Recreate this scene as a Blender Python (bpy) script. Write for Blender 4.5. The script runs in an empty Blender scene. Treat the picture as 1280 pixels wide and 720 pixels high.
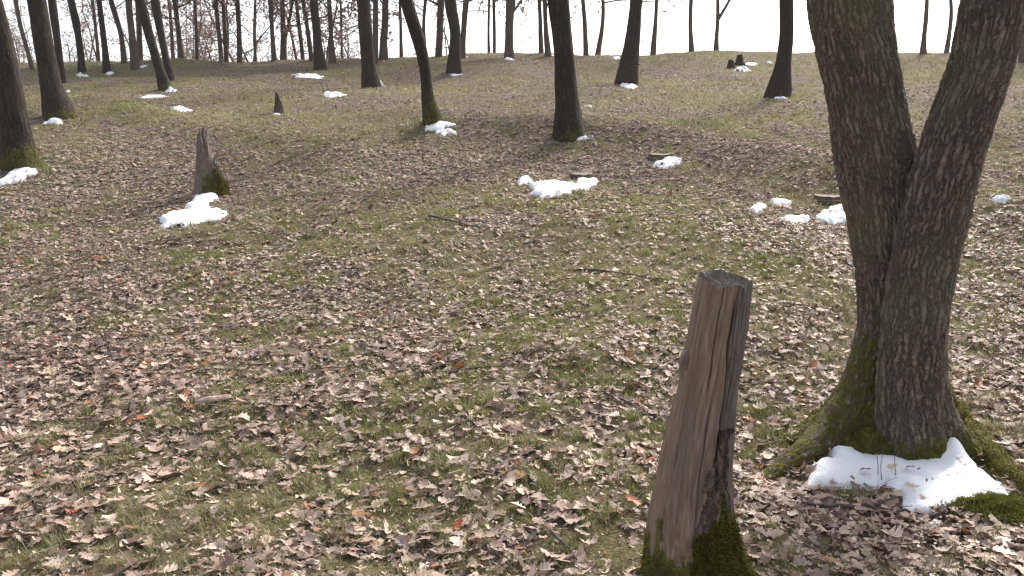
import bpy, math, random
import numpy as np
from mathutils import Vector, Matrix

C = bpy.context.scene
COL = C.collection
R = math.radians
# ------------------------------------------------------------------ camera
F = 1108.0                      # focal length in photo pixels (1280 wide)
PITCH = R(6.7)
CAM = np.array([0.0, 0.0, 1.6])
cam = bpy.data.cameras.new('camera')
cam.sensor_width = 36.0
cam.lens = F / 1280 * 36.0
cam.clip_start = 0.05
cam.clip_end = 3000
camo = bpy.data.objects.new('camera', cam)
camo.location = CAM
camo.rotation_euler = (math.pi / 2 - PITCH, 0, 0)
COL.objects.link(camo)
C.camera = camo
# ------------------------------------------------------------------ sky, sun, exposure
SUN_EL, SUN_AZ = R(41), R(32)   # azimuth measured from the view direction (+Y) towards the right (+X)
world = bpy.data.worlds.new('World')
C.world = world
world.use_nodes = True
wn = world.node_tree
bg = wn.nodes['Background']
sky = wn.nodes.new('ShaderNodeTexSky')
sky.sky_type = 'NISHITA'
sky.sun_disc = False
sky.sun_elevation = SUN_EL
sky.sun_rotation = SUN_AZ
sky.air_density = 1.0
sky.dust_density = 4.0
sky.ozone_density = 1.0
hs = wn.nodes.new('ShaderNodeHueSaturation')
hs.inputs['Saturation'].default_value = 0.45
wn.links.new(sky.outputs[0], hs.inputs['Color'])
wn.links.new(hs.outputs[0], bg.inputs['Color'])
bg.inputs['Strength'].default_value = 0.15
sl = bpy.data.lights.new('sun', 'SUN')
sl.energy = 2.4
sl.angle = R(9.0)
sl.color = (1.0, 0.94, 0.86)
so = bpy.data.objects.new('sun', sl)
sd = Vector((math.sin(SUN_AZ) * math.cos(SUN_EL), math.cos(SUN_AZ) * math.cos(SUN_EL), math.sin(SUN_EL)))
so.rotation_euler = sd.to_track_quat('Z', 'Y').to_euler()
so.location = (20, 20, 30)
COL.objects.link(so)
C.view_settings.view_transform = 'Standard'
C.view_settings.look = 'None'
C.view_settings.exposure = 1.06
C.view_settings.gamma = 1.0
C.cycles.max_bounces = 5
C.cycles.diffuse_bounces = 3
C.cycles.glossy_bounces = 2
C.cycles.transmission_bounces = 3
C.cycles.use_denoising = True
C.cycles.denoiser = 'OPENIMAGEDENOISE'
C.cycles.denoising_input_passes = 'RGB_ALBEDO_NORMAL'
C.cycles.denoising_prefilter = 'ACCURATE'
C.cycles.filter_width = 1.35

# ------------------------------------------------------------------ noise
rng = np.random.default_rng(7)
random.seed(7)


def _hash(ix, iy, iz, seed):
    h = (ix * 374761393 + iy * 668265263 + iz * 2147483647 + seed * 1274126177).astype(np.int64)
    h = (h ^ (h >> 13)) * 1274126177
    h = h & 0xFFFFFFFF
    h = (h ^ (h >> 16)) & 0xFFFFFF
    return h / float(0xFFFFFF)


def vnoise(x, y, z=None, seed=0):
    x = np.asarray(x, float); y = np.asarray(y, float)
    z = np.zeros_like(x) if z is None else np.asarray(z, float)
    xi, yi, zi = np.floor(x).astype(np.int64), np.floor(y).astype(np.int64), np.floor(z).astype(np.int64)
    fx, fy, fz = x - xi, y - yi, z - zi
    fx, fy, fz = [f * f * f * (f * (f * 6 - 15) + 10) for f in (fx, fy, fz)]
    r = 0
    for dx in (0, 1):
        for dy in (0, 1):
            for dz in (0, 1):
                w = (fx if dx else 1 - fx) * (fy if dy else 1 - fy) * (fz if dz else 1 - fz)
                r = r + w * _hash(xi + dx, yi + dy, zi + dz, seed)
    return r * 2 - 1


def fbm(x, y, z=None, seed=0, octs=4):
    r, a, s = 0, 1.0, 0
    x = np.asarray(x, float); y = np.asarray(y, float)
    z = None if z is None else np.asarray(z, float)
    for k in range(octs):
        r = r + a * vnoise(x * 2 ** k, y * 2 ** k, None if z is None else z * 2 ** k, seed + k * 17)
        s += a
        a *= 0.5
    return r / s * 1.4


def sstep(a, b, x):
    t = np.clip((np.asarray(x, float) - a) / (b - a), 0, 1)
    return t * t * (3 - 2 * t)


# ------------------------------------------------------------------ terrain
_ty = np.arange(-60, 700, 0.05)
_sl = 0.2 * sstep(0.8, 6.0, _ty) * (1 - 1.0 * sstep(37, 44, _ty)) - 0.10 * sstep(40, 52, _ty) * (1 - sstep(70, 110, _ty))
_tz = np.cumsum(_sl) * 0.05
_tz -= np.interp(0, _ty, _tz)


def base_h(x, y):
    return np.interp(y, _ty, _tz) + 0.020 * np.minimum(x, 0) * sstep(12, 40, y)


def ray(px, py):
    a, b = (px - 640) / F, (360 - py) / F
    return np.array([a, math.cos(PITCH) + b * math.sin(PITCH), -math.sin(PITCH) + b * math.cos(PITCH)])


def cast(px, py, hf):
    d = ray(px, py)
    t = np.arange(1.5, 60, 0.03)
    P = CAM[None] + t[:, None] * d[None]
    g = P[:, 2] - hf(P[:, 0], P[:, 1])
    k = np.argmax(g < 0)
    if g[k] >= 0:
        return None
    f = g[k - 1] / (g[k - 1] - g[k])
    return CAM + d * (t[k - 1] + f * (t[k] - t[k - 1]))


def at_depth(px, py, Y):
    d = ray(px, py)
    t = Y / d[1]
    return CAM + d * t, t


RIDGES = []
for pts, amp, sig in (([(560, 178), (660, 182), (740, 188), (850, 197), (960, 218), (1050, 243), (1180, 268), (1290, 290)], 0.34, 0.8),
                      ([(90, 128), (230, 158), (330, 182), (430, 205)], 0.22, 0.8),
                      ([(880, 440), (800, 452), (700, 450)], 0.06, 0.35)):
    W = np.array([cast(x, y, base_h)[:2] for x, y in pts])
    RIDGES.append((W, amp, sig))


def polydist(x, y, W):
    best = np.full(np.shape(x), 1e9)
    for a, b in zip(W[:-1], W[1:]):
        ab = b - a
        t = np.clip(((x - a[0]) * ab[0] + (y - a[1]) * ab[1]) / (ab @ ab), 0, 1)
        best = np.minimum(best, np.hypot(x - a[0] - t * ab[0], y - a[1] - t * ab[1]))
    return best


def H(x, y):
    x = np.asarray(x, float); y = np.asarray(y, float)
    z = base_h(x, y)
    z = z + 0.17 * fbm(x * 0.22 + 3.1, y * 0.22, seed=3, octs=2) * sstep(3, 12, y)
    z = z + 0.05 * fbm(x * 0.55 + 7, y * 0.55, seed=4, octs=2) * sstep(5, 12, y)
    z = z + 0.045 * fbm(x * 0.9, y * 0.9 + 9, seed=5, octs=3)
    z = z + 0.012 * fbm(x * 5, y * 5, seed=8, octs=2)
    for W, amp, sig in RIDGES:
        d = polydist(x, y, W)
        z = z + amp * np.exp(-(d / sig) ** 2)
    return z


def G(px, py):
    p = cast(px, py, H)
    if p is None:
        p, _ = at_depth(px, py, 41.0)
        p[2] = float(H(p[0], p[1]))
    return p


def normals(x, y, e=0.06):
    zx = (H(x + e, y) - H(x - e, y)) / (2 * e)
    zy = (H(x, y + e) - H(x, y - e)) / (2 * e)
    n = np.stack([-zx, -zy, np.ones_like(zx)], -1)
    return n / np.linalg.norm(n, axis=-1, keepdims=True)


BANDS = []
for pts, amp, sig in (([(770, 158), (880, 163), (980, 183), (1060, 212)], 0.0, 1.1), ([(430, 196), (560, 208)], 0.18, 0.9), ([(150, 118), (330, 97), (450, 103)], 0.35, 2.2),
                      ([(640, 172), (760, 180), (900, 200), (1050, 240)], -0.40, 0.5), ([(190, 150), (320, 178), (420, 202)], -0.40, 0.6), ([(820, 300), (900, 330), (1000, 360)], -0.25, 0.6),
                      ([(640, 130), (800, 118), (1000, 140)], -0.2, 1.2), ([(420, 440), (560, 470)], -0.15, 0.5), ([(340, 320), (560, 360), (780, 320)], -0.20, 1.5), ([(520, 250), (640, 270)], -0.18, 1.2), ([(450, 560), (640, 540)], -0.12, 0.7), ([(20, 640), (250, 660)], -0.12, 0.4)):
    BANDS.append((np.array([G(x, y)[:2] for x, y in pts]), amp, sig))


def leafy(x, y):
    """share of the ground hidden by fallen leaves, 0..1"""
    v = 0.57 + (0.30 + 0.25 * sstep(10, 18, y)) * fbm(x * 0.33 + 11, y * 0.33 + 4, seed=21, octs=3) + 0.28 * fbm(x * 1.3, y * 1.3, seed=33, octs=2) + 0.42 * fbm(x * 4.5, y * 4.5, seed=35, octs=3)
    v = v - 0.16 * sstep(11, 17, y) + 0.25 * sstep(-2, -9, x) * sstep(6, 10, y) * (1 - sstep(16, 24, y)) - 0.20 * sstep(2, 12, x) * sstep(17, 26, y)
    for W, amp, sig in BANDS:
        v = v + amp * np.exp(-(polydist(x, y, W) / sig) ** 2)
    return np.clip(v, 0.12, 1)


# ------------------------------------------------------------------ mesh helpers
def mesh_np(name, V, quads=None, tris=None, attrs=None, smooth=True):
    V = np.asarray(V, np.float32)
    me = bpy.data.meshes.new(name)
    me.vertices.add(len(V))
    me.vertices.foreach_set('co', V.ravel())
    loops, tot = [], []
    if quads is not None and len(quads):
        loops.append(np.asarray(quads, np.int32).ravel()); tot.append(np.full(len(quads), 4, np.int32))
    if tris is not None and len(tris):
        loops.append(np.asarray(tris, np.int32).ravel()); tot.append(np.full(len(tris), 3, np.int32))
    loops = np.concatenate(loops); tot = np.concatenate(tot)
    st = np.concatenate([[0], np.cumsum(tot)[:-1]]).astype(np.int32)
    me.loops.add(len(loops)); me.loops.foreach_set('vertex_index', loops)
    me.polygons.add(len(tot)); me.polygons.foreach_set('loop_start', st); me.polygons.foreach_set('loop_total', tot)
    me.polygons.foreach_set('use_smooth', np.full(len(tot), smooth, bool))
    for k, (kind, data) in (attrs or {}).items():
        a = me.attributes.new(k, kind, 'POINT')
        data = np.asarray(data, np.float32)
        if kind == 'FLOAT':
            a.data.foreach_set('value', data.ravel())
        elif kind == 'FLOAT_VECTOR':
            a.data.foreach_set('vector', data.ravel())
        else:
            if data.shape[1] == 3:
                data = np.concatenate([data, np.ones((len(data), 1), np.float32)], 1)
            a.data.foreach_set('color', data.ravel())
    me.update()
    me.validate()
    return me


def link(name, me, mat, parent=None, loc=None):
    o = bpy.data.objects.new(name, me)
    COL.objects.link(o)
    if mat is not None and not me.materials:
        me.materials.append(mat)
    if parent is not None:
        o.parent = parent
    if loc is not None:
        o.location = loc
    return o


def tag(o, label=None, cat=None, group=None, kind=None):
    if label: o['label'] = label
    if cat: o['category'] = cat
    if group: o['group'] = group
    if kind: o['kind'] = kind
    return o


def empty(name, loc):
    o = bpy.data.objects.new(name, None)
    o.empty_display_size = 0.2
    o.location = loc
    COL.objects.link(o)
    return o


class MB:
    """collects tubes and other shapes into one mesh"""
    def __init__(self):
        self.V, self.Q, self.T, self.n, self.A = [], [], [], 0, {}

    def add(self, V, quads=None, tris=None, **attrs):
        V = np.asarray(V, float)
        if quads is not None and len(quads): self.Q.append(np.asarray(quads) + self.n)
        if tris is not None and len(tris): self.T.append(np.asarray(tris) + self.n)
        self.V.append(V); self.n += len(V)
        for k, v in attrs.items():
            self.A.setdefault(k, []).append(np.broadcast_to(v, (len(V),) + np.shape(v)[1:] if np.ndim(v) > 1 else (len(V),)))

    def tube(self, P, r, sides=4, cap=False, **attrs):
        P = np.asarray(P, float); r = np.asarray(r, float)
        T = np.gradient(P, axis=0)
        T /= np.linalg.norm(T, axis=1, keepdims=True) + 1e-9
        ref = np.array([0.31, 0.85, 0.42]) if abs(T[0] @ np.array([0.31, 0.85, 0.42])) < 0.9 else np.array([1, 0, 0.1])
        U = np.cross(T, ref); U /= np.linalg.norm(U, axis=1, keepdims=True) + 1e-9
        W = np.cross(T, U)
        a = np.arange(sides) / sides * 2 * np.pi
        V = P[:, None] + r[:, None, None] * (np.cos(a)[None, :, None] * U[:, None] + np.sin(a)[None, :, None] * W[:, None])
        n = len(P)
        Qd = grid_quads(n, sides)
        L = np.concatenate([[0], np.cumsum(np.linalg.norm(np.diff(P, axis=0), axis=1))])
        rest = np.stack([np.cos(a)[None] * r[:, None], np.sin(a)[None] * r[:, None], np.repeat(L[:, None], sides, 1)], -1)
        self.add(V.reshape(-1, 3), Qd, rest=rest.reshape(-1, 3), **attrs)
        if cap:
            for k, o in ((0, 0), (n - 1, 1)):
                b = self.n - n * sides + k * sides
                self.Tcap(b, sides, o)
        return self

    def Tcap(self, b, sides, o):
        t = np.array([[b, b + i, b + i + 1] for i in range(1, sides - 1)])
        self.T.append(t if o else t[:, ::-1])

    def mesh(self, name, smooth=True, kinds=None):
        V = np.concatenate(self.V)
        q = np.concatenate(self.Q) if self.Q else None
        t = np.concatenate(self.T) if self.T else None
        at = {}
        for k, v in self.A.items():
            v = np.concatenate(v)
            if len(v) == len(V):
                at[k] = (('FLOAT' if v.ndim == 1 else 'FLOAT_VECTOR' if k == 'rest' else 'FLOAT_COLOR'), v)
        return mesh_np(name, V, q, t, at, smooth)


def grid_quads(n, m, wrap=True):
    i = np.arange(n - 1)[:, None]
    j = np.arange(m if wrap else m - 1)[None]
    j2 = (j + 1) % m
    return np.stack([i * m + j, i * m + j2, (i + 1) * m + j2, (i + 1) * m + j], -1).reshape(-1, 4)


# ------------------------------------------------------------------ materials
def new_mat(name):
    m = bpy.data.materials.new(name)
    m.use_nodes = True
    nt = m.node_tree
    return m, nt, nt.nodes['Principled BSDF'], nt.nodes['Material Output']


def nd(nt, t, **kw):
    n = nt.nodes.new('ShaderNode' + t)
    for k, v in kw.items():
        if k.startswith('i_'):
            n.inputs[k[2:]].default_value = v
        else:
            setattr(n, k, v)
    return n


def ramp(nt, src, stops, interp='LINEAR'):
    r = nd(nt, 'ValToRGB')
    r.color_ramp.interpolation = interp
    els = r.color_ramp.elements
    while len(els) < len(stops): els.new(0.5)
    for e, (p, c) in zip(els, stops):
        e.position = p
        e.color = (*c, 1) if len(c) == 3 else c
    nt.links.new(src, r.inputs['Fac'])
    return r.outputs['Color']


def mixc(nt, fac, a, b, blend='MIX'):
    m = nd(nt, 'Mix', data_type='RGBA', blend_type=blend)
    for s, v in ((m.inputs[0], fac), (m.inputs[6], a), (m.inputs[7], b)):
        if hasattr(v, 'links') or isinstance(v, bpy.types.NodeSocket):
            nt.links.new(v, s)
        elif isinstance(v, (tuple, list)):
            s.default_value = (*v, 1)
        else:
            s.default_value = v
    return m.outputs[2]


def mathn(nt, op, a, b=None, clamp=False):
    m = nd(nt, 'Math', operation=op, use_clamp=clamp)
    for s, v in ((m.inputs[0], a), (m.inputs[1], b)):
        if v is None: continue
        if isinstance(v, bpy.types.NodeSocket): nt.links.new(v, s)
        else: s.default_value = v
    return m.outputs[0]


def attr(nt, name):
    return nd(nt, 'Attribute', attribute_name=name)


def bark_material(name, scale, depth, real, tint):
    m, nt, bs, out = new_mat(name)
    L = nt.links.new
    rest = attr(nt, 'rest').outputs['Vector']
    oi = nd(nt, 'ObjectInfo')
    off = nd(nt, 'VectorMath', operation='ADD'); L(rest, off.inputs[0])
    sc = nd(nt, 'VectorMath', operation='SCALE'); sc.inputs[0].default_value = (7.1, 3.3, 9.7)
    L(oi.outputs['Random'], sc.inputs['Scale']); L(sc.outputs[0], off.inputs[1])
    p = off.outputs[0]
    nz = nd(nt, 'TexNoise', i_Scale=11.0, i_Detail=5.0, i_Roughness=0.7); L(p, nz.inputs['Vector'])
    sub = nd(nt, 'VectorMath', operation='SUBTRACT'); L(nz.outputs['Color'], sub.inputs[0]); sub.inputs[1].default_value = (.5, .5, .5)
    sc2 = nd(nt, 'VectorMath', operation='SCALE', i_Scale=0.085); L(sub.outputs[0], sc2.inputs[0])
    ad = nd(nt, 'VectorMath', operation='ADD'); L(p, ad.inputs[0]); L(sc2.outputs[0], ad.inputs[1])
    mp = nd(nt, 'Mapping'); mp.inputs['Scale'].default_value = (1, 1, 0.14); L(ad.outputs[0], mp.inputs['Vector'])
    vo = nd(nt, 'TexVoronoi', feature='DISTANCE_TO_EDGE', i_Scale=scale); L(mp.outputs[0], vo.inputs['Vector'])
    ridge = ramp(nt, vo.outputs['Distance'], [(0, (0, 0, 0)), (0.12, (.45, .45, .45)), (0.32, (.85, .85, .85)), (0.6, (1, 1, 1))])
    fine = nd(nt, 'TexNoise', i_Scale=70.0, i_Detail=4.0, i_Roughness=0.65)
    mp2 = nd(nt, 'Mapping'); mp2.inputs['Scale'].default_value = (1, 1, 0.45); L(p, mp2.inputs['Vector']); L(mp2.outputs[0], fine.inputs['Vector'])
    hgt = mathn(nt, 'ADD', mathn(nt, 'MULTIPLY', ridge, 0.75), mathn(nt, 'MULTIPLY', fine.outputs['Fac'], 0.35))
    # colour: grey brown plates, rust brown between with furrow shade painted in, green grey algae in broad patches
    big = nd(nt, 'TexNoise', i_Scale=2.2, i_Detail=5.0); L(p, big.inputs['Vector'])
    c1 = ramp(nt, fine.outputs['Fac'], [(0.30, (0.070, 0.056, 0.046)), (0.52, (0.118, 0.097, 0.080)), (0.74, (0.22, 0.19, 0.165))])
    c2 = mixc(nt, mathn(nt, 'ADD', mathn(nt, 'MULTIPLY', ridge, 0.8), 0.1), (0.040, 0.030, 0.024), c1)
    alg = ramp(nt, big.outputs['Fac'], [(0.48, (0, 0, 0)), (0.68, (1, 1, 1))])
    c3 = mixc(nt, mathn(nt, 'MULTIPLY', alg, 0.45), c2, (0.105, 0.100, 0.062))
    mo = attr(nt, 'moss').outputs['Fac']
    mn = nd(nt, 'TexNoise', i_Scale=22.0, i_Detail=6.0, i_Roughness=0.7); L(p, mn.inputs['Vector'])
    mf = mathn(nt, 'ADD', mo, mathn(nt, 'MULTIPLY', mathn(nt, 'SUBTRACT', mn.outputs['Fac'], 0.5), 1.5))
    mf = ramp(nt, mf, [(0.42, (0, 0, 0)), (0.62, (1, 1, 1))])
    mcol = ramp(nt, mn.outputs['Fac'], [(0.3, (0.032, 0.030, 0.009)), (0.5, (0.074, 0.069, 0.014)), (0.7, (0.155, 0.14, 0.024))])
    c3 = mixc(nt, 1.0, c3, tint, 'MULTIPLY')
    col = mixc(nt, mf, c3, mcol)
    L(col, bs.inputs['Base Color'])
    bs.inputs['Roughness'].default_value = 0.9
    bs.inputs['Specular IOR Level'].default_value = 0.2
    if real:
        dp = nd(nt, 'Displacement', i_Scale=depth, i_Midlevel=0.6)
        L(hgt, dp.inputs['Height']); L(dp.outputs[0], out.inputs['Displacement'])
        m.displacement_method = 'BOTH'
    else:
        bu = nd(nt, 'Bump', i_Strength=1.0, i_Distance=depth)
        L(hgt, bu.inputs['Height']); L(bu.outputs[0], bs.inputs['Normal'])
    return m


M_BARK_NEAR = bark_material('oak_bark', 36.0, 0.020, True, (1.66, 1.62, 1.52))
M_BARK = bark_material('tree_bark', 24.0, 0.025, False, (0.60, 0.54, 0.48))
M_BARK_FAR = bark_material('haze_faded_bark', 24.0, 0.02, False, (1.75, 1.52, 1.42))  # bark colour lightened to paint in the haze fading of distant trees
M_BARK_POST = bark_material('flaking_post_bark', 40.0, 0.02, False, (1.7, 1.55, 1.42))


def wood_material(name, base, dark, light, zs=0.06, mossy=True, weath=False):
    m, nt, bs, out = new_mat(name)
    L = nt.links.new
    rest = attr(nt, 'rest').outputs['Vector']
    mp = nd(nt, 'Mapping'); mp.inputs['Scale'].default_value = (1, 1, zs); L(rest, mp.inputs['Vector'])
    n1 = nd(nt, 'TexNoise', i_Scale=75.0, i_Detail=5.0, i_Roughness=0.7, i_Distortion=0.3); L(mp.outputs[0], n1.inputs['Vector'])
    n2 = nd(nt, 'TexNoise', i_Scale=7.0, i_Detail=4.0); L(rest, n2.inputs['Vector'])
    n3 = nd(nt, 'TexNoise', i_Scale=240.0, i_Detail=2.0); L(mp.outputs[0], n3.inputs['Vector'])
    c = ramp(nt, n1.outputs['Fac'], [(0.30, dark), (0.5, base), (0.72, light)])
    c = mixc(nt, ramp(nt, n2.outputs['Fac'], [(0.42, (0, 0, 0)), (0.7, (0.6, 0.6, 0.6))]), c, (base[0] * 0.95, base[1] * 1.02, base[2] * 1.06))
    if weath:
        w_ = attr(nt, 'weathered').outputs['Fac']
        c = mixc(nt, w_, c, ramp(nt, n1.outputs['Fac'], [(0.3, (0.075, 0.060, 0.050)), (0.55, (0.150, 0.125, 0.108)), (0.75, (0.27, 0.24, 0.215))]))
    if mossy:
        mo = attr(nt, 'moss').outputs['Fac']
        mn = nd(nt, 'TexNoise', i_Scale=24.0, i_Detail=6.0, i_Roughness=0.7); L(rest, mn.inputs['Vector'])
        mf = mathn(nt, 'ADD', mo, mathn(nt, 'MULTIPLY', mathn(nt, 'SUBTRACT', mn.outputs['Fac'], 0.5), 1.5))
        mf = ramp(nt, mf, [(0.42, (0, 0, 0)), (0.6, (1, 1, 1))])
        mcol = ramp(nt, mn.outputs['Fac'], [(0.3, (0.032, 0.030, 0.009)), (0.5, (0.074, 0.069, 0.014)), (0.7, (0.155, 0.14, 0.024))])
        c = mixc(nt, mf, c, mcol)
    L(c, bs.inputs['Base Color'])
    bs.inputs['Roughness'].default_value = 0.75
    bs.inputs['Specular IOR Level'].default_value = 0.3
    h = mathn(nt, 'ADD', mathn(nt, 'MULTIPLY', n1.outputs['Fac'], 1.0), mathn(nt, 'MULTIPLY', n3.outputs['Fac'], 0.3))
    bu = nd(nt, 'Bump', i_Strength=0.9, i_Distance=0.006); L(h, bu.inputs['Height']); L(bu.outputs[0], bs.inputs['Normal'])
    return m


M_POST = wood_material('weathered_post_wood', (0.225, 0.150, 0.102), (0.100, 0.064, 0.044), (0.36, 0.275, 0.21), 0.035, True, True)
M_GREYWOOD = wood_material('grey_dead_wood', (0.150, 0.118, 0.096), (0.065, 0.048, 0.038), (0.26, 0.22, 0.19), 0.1)
M_CUT = wood_material('sawn_wood', (0.18, 0.125, 0.088), (0.10, 0.07, 0.05), (0.25, 0.185, 0.135), 1.0, False)
M_FRAG = wood_material('pale_split_wood', (0.40, 0.28, 0.22), (0.25, 0.17, 0.13), (0.52, 0.40, 0.33), 0.06, False)
M_STICK = wood_material('stick_bark', (0.085, 0.068, 0.060), (0.04, 0.03, 0.026), (0.17, 0.145, 0.13), 0.2, False)


def litter_material(name, transl, rough, spec=0.4):
    m, nt, bs, out = new_mat(name)
    L = nt.links.new
    c = attr(nt, 'col').outputs['Color']
    g = nd(nt, 'NewGeometry')
    nz = nd(nt, 'TexNoise', i_Scale=90.0, i_Detail=3.0); L(g.outputs['Position'], nz.inputs['Vector'])
    f = mathn(nt, 'ADD', mathn(nt, 'MULTIPLY', nz.outputs['Fac'], 0.7), 0.65)
    v = nd(nt, 'VectorMath', operation='SCALE'); L(c, v.inputs[0]); L(f, v.inputs['Scale'])
    L(v.outputs[0], bs.inputs['Base Color'])
    bs.inputs['Roughness'].default_value = rough
    bs.inputs['Specular IOR Level'].default_value = spec
    tr = nd(nt, 'BsdfTranslucent'); L(v.outputs[0], tr.inputs['Color'])
    mx = nd(nt, 'MixShader', i_Fac=transl)
    L(bs.outputs[0], mx.inputs[1]); L(tr.outputs[0], mx.inputs[2]); L(mx.outputs[0], out.inputs['Surface'])
    return m


M_LEAF = litter_material('dry_oak_leaf', 0.20, 0.6, 0.28)
M_LEAF_FAR = litter_material('matted_leaves', 0.08, 0.9, 0.1)
M_GRASS = litter_material('short_grass', 0.35, 0.55, 0.35)
M_TWIGLIT = litter_material('twig_bits', 0.0, 0.8, 0.2)
M_MOSS = litter_material('moss_fuzz', 0.3, 0.8, 0.1)

# ground
M_GROUND, nt, bs, out = new_mat('woodland_soil')
L = nt.links.new
g = nd(nt, 'NewGeometry')
lf = attr(nt, 'leafy').outputs['Fac']
n1 = nd(nt, 'TexNoise', i_Scale=9.0, i_Detail=8.0, i_Roughness=0.72); L(g.outputs['Position'], n1.inputs['Vector'])
n2 = nd(nt, 'TexNoise', i_Scale=55.0, i_Detail=4.0, i_Roughness=0.7); L(g.outputs['Position'], n2.inputs['Vector'])
n3 = nd(nt, 'TexNoise', i_Scale=1.1, i_Detail=4.0); L(g.outputs['Position'], n3.inputs['Vector'])
brown = ramp(nt, n2.outputs['Fac'], [(0.3, (0.085, 0.063, 0.050)), (0.5, (0.175, 0.135, 0.108)), (0.7, (0.34, 0.27, 0.225))])
green = ramp(nt, n2.outputs['Fac'], [(0.3, (0.075, 0.066, 0.030)), (0.5, (0.155, 0.138, 0.064)), (0.7, (0.27, 0.24, 0.12))])
straw = mixc(nt, ramp(nt, n3.outputs['Fac'], [(0.4, (0, 0, 0)), (0.65, (1, 1, 1))]), green, (0.20, 0.165, 0.095))
fac = mathn(nt, 'ADD', lf, mathn(nt, 'MULTIPLY', mathn(nt, 'SUBTRACT', n1.outputs['Fac'], 0.5), 1.6))
fac = ramp(nt, fac, [(0.31, (0, 0, 0)), (0.64, (1, 1, 1))])
L(mixc(nt, fac, straw, brown), bs.inputs['Base Color'])
bs.inputs['Roughness'].default_value = 0.95
bs.inputs['Specular IOR Level'].default_value = 0.1
bu = nd(nt, 'Bump', i_Strength=1.0, i_Distance=0.03)
L(mathn(nt, 'ADD', n2.outputs['Fac'], n1.outputs['Fac']), bu.inputs['Height']); L(bu.outputs[0], bs.inputs['Normal'])

# snow
M_SNOW, nt, bs, out = new_mat('old_snow')
L = nt.links.new
g = nd(nt, 'NewGeometry')
n1 = nd(nt, 'TexNoise', i_Scale=60.0, i_Detail=5.0, i_Roughness=0.7); L(g.outputs['Position'], n1.inputs['Vector'])
n2 = nd(nt, 'TexNoise', i_Scale=26.0, i_Detail=5.0, i_Roughness=0.75); L(g.outputs['Position'], n2.inputs['Vector'])
L(ramp(nt, n2.outputs['Fac'], [(0.27, (0.50, 0.46, 0.43)), (0.36, (0.88, 0.885, 0.90)), (1, (0.92, 0.925, 0.94))]), bs.inputs['Base Color'])
bs.inputs['Roughness'].default_value = 0.7
bs.inputs['Specular IOR Level'].default_value = 0.3
bs.inputs['Subsurface Weight'].default_value = 0.15
bs.inputs['Subsurface Radius'].default_value = (0.04, 0.045, 0.05)
bs.inputs['Subsurface Scale'].default_value = 0.5
bu = nd(nt, 'Bump', i_Strength=0.6, i_Distance=0.02); L(n1.outputs['Fac'], bu.inputs['Height']); L(bu.outputs[0], bs.inputs['Normal'])

# ------------------------------------------------------------------ ground sheet
ys = [-30.0]
while ys[-1] < 650:
    y = ys[-1]
    if y < -1: s = max(0.5, -y * 0.14)
    elif y < 2: s = 0.15
    else: s = 0.030 + 0.0085 * (y - 2) if y < 48 else 0.06 * y
    ys.append(y + s)
ys = np.array(ys)
u = np.linspace(-1, 1, 250)
xs = (0.75 * u + 0.25 * u ** 3 * 1.0)
spread = 2.6 + 0.80 * np.clip(ys, 0, 48) + 2.2 * np.clip(ys - 48, 0, None) + 1.0 * np.clip(-ys, 0, None)
X = xs[None] * spread[:, None]
Yg = np.repeat(ys[:, None], len(u), 1)
far_edge = np.abs(u)[None] > 0.985
X = np.where(far_edge, np.sign(u)[None] * (spread[:, None] + 60), X)
Z = H(X, Yg)
V = np.stack([X, Yg, Z], -1).reshape(-1, 3)
me = mesh_np('ground', V, grid_quads(len(ys), len(u), False), None, {'leafy': ('FLOAT', leafy(X, Yg).ravel())})
GROUND = tag(link('ground', me, M_GROUND), 'sloping leaf-strewn woodland ground rising to a crest', kind='structure')


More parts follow.
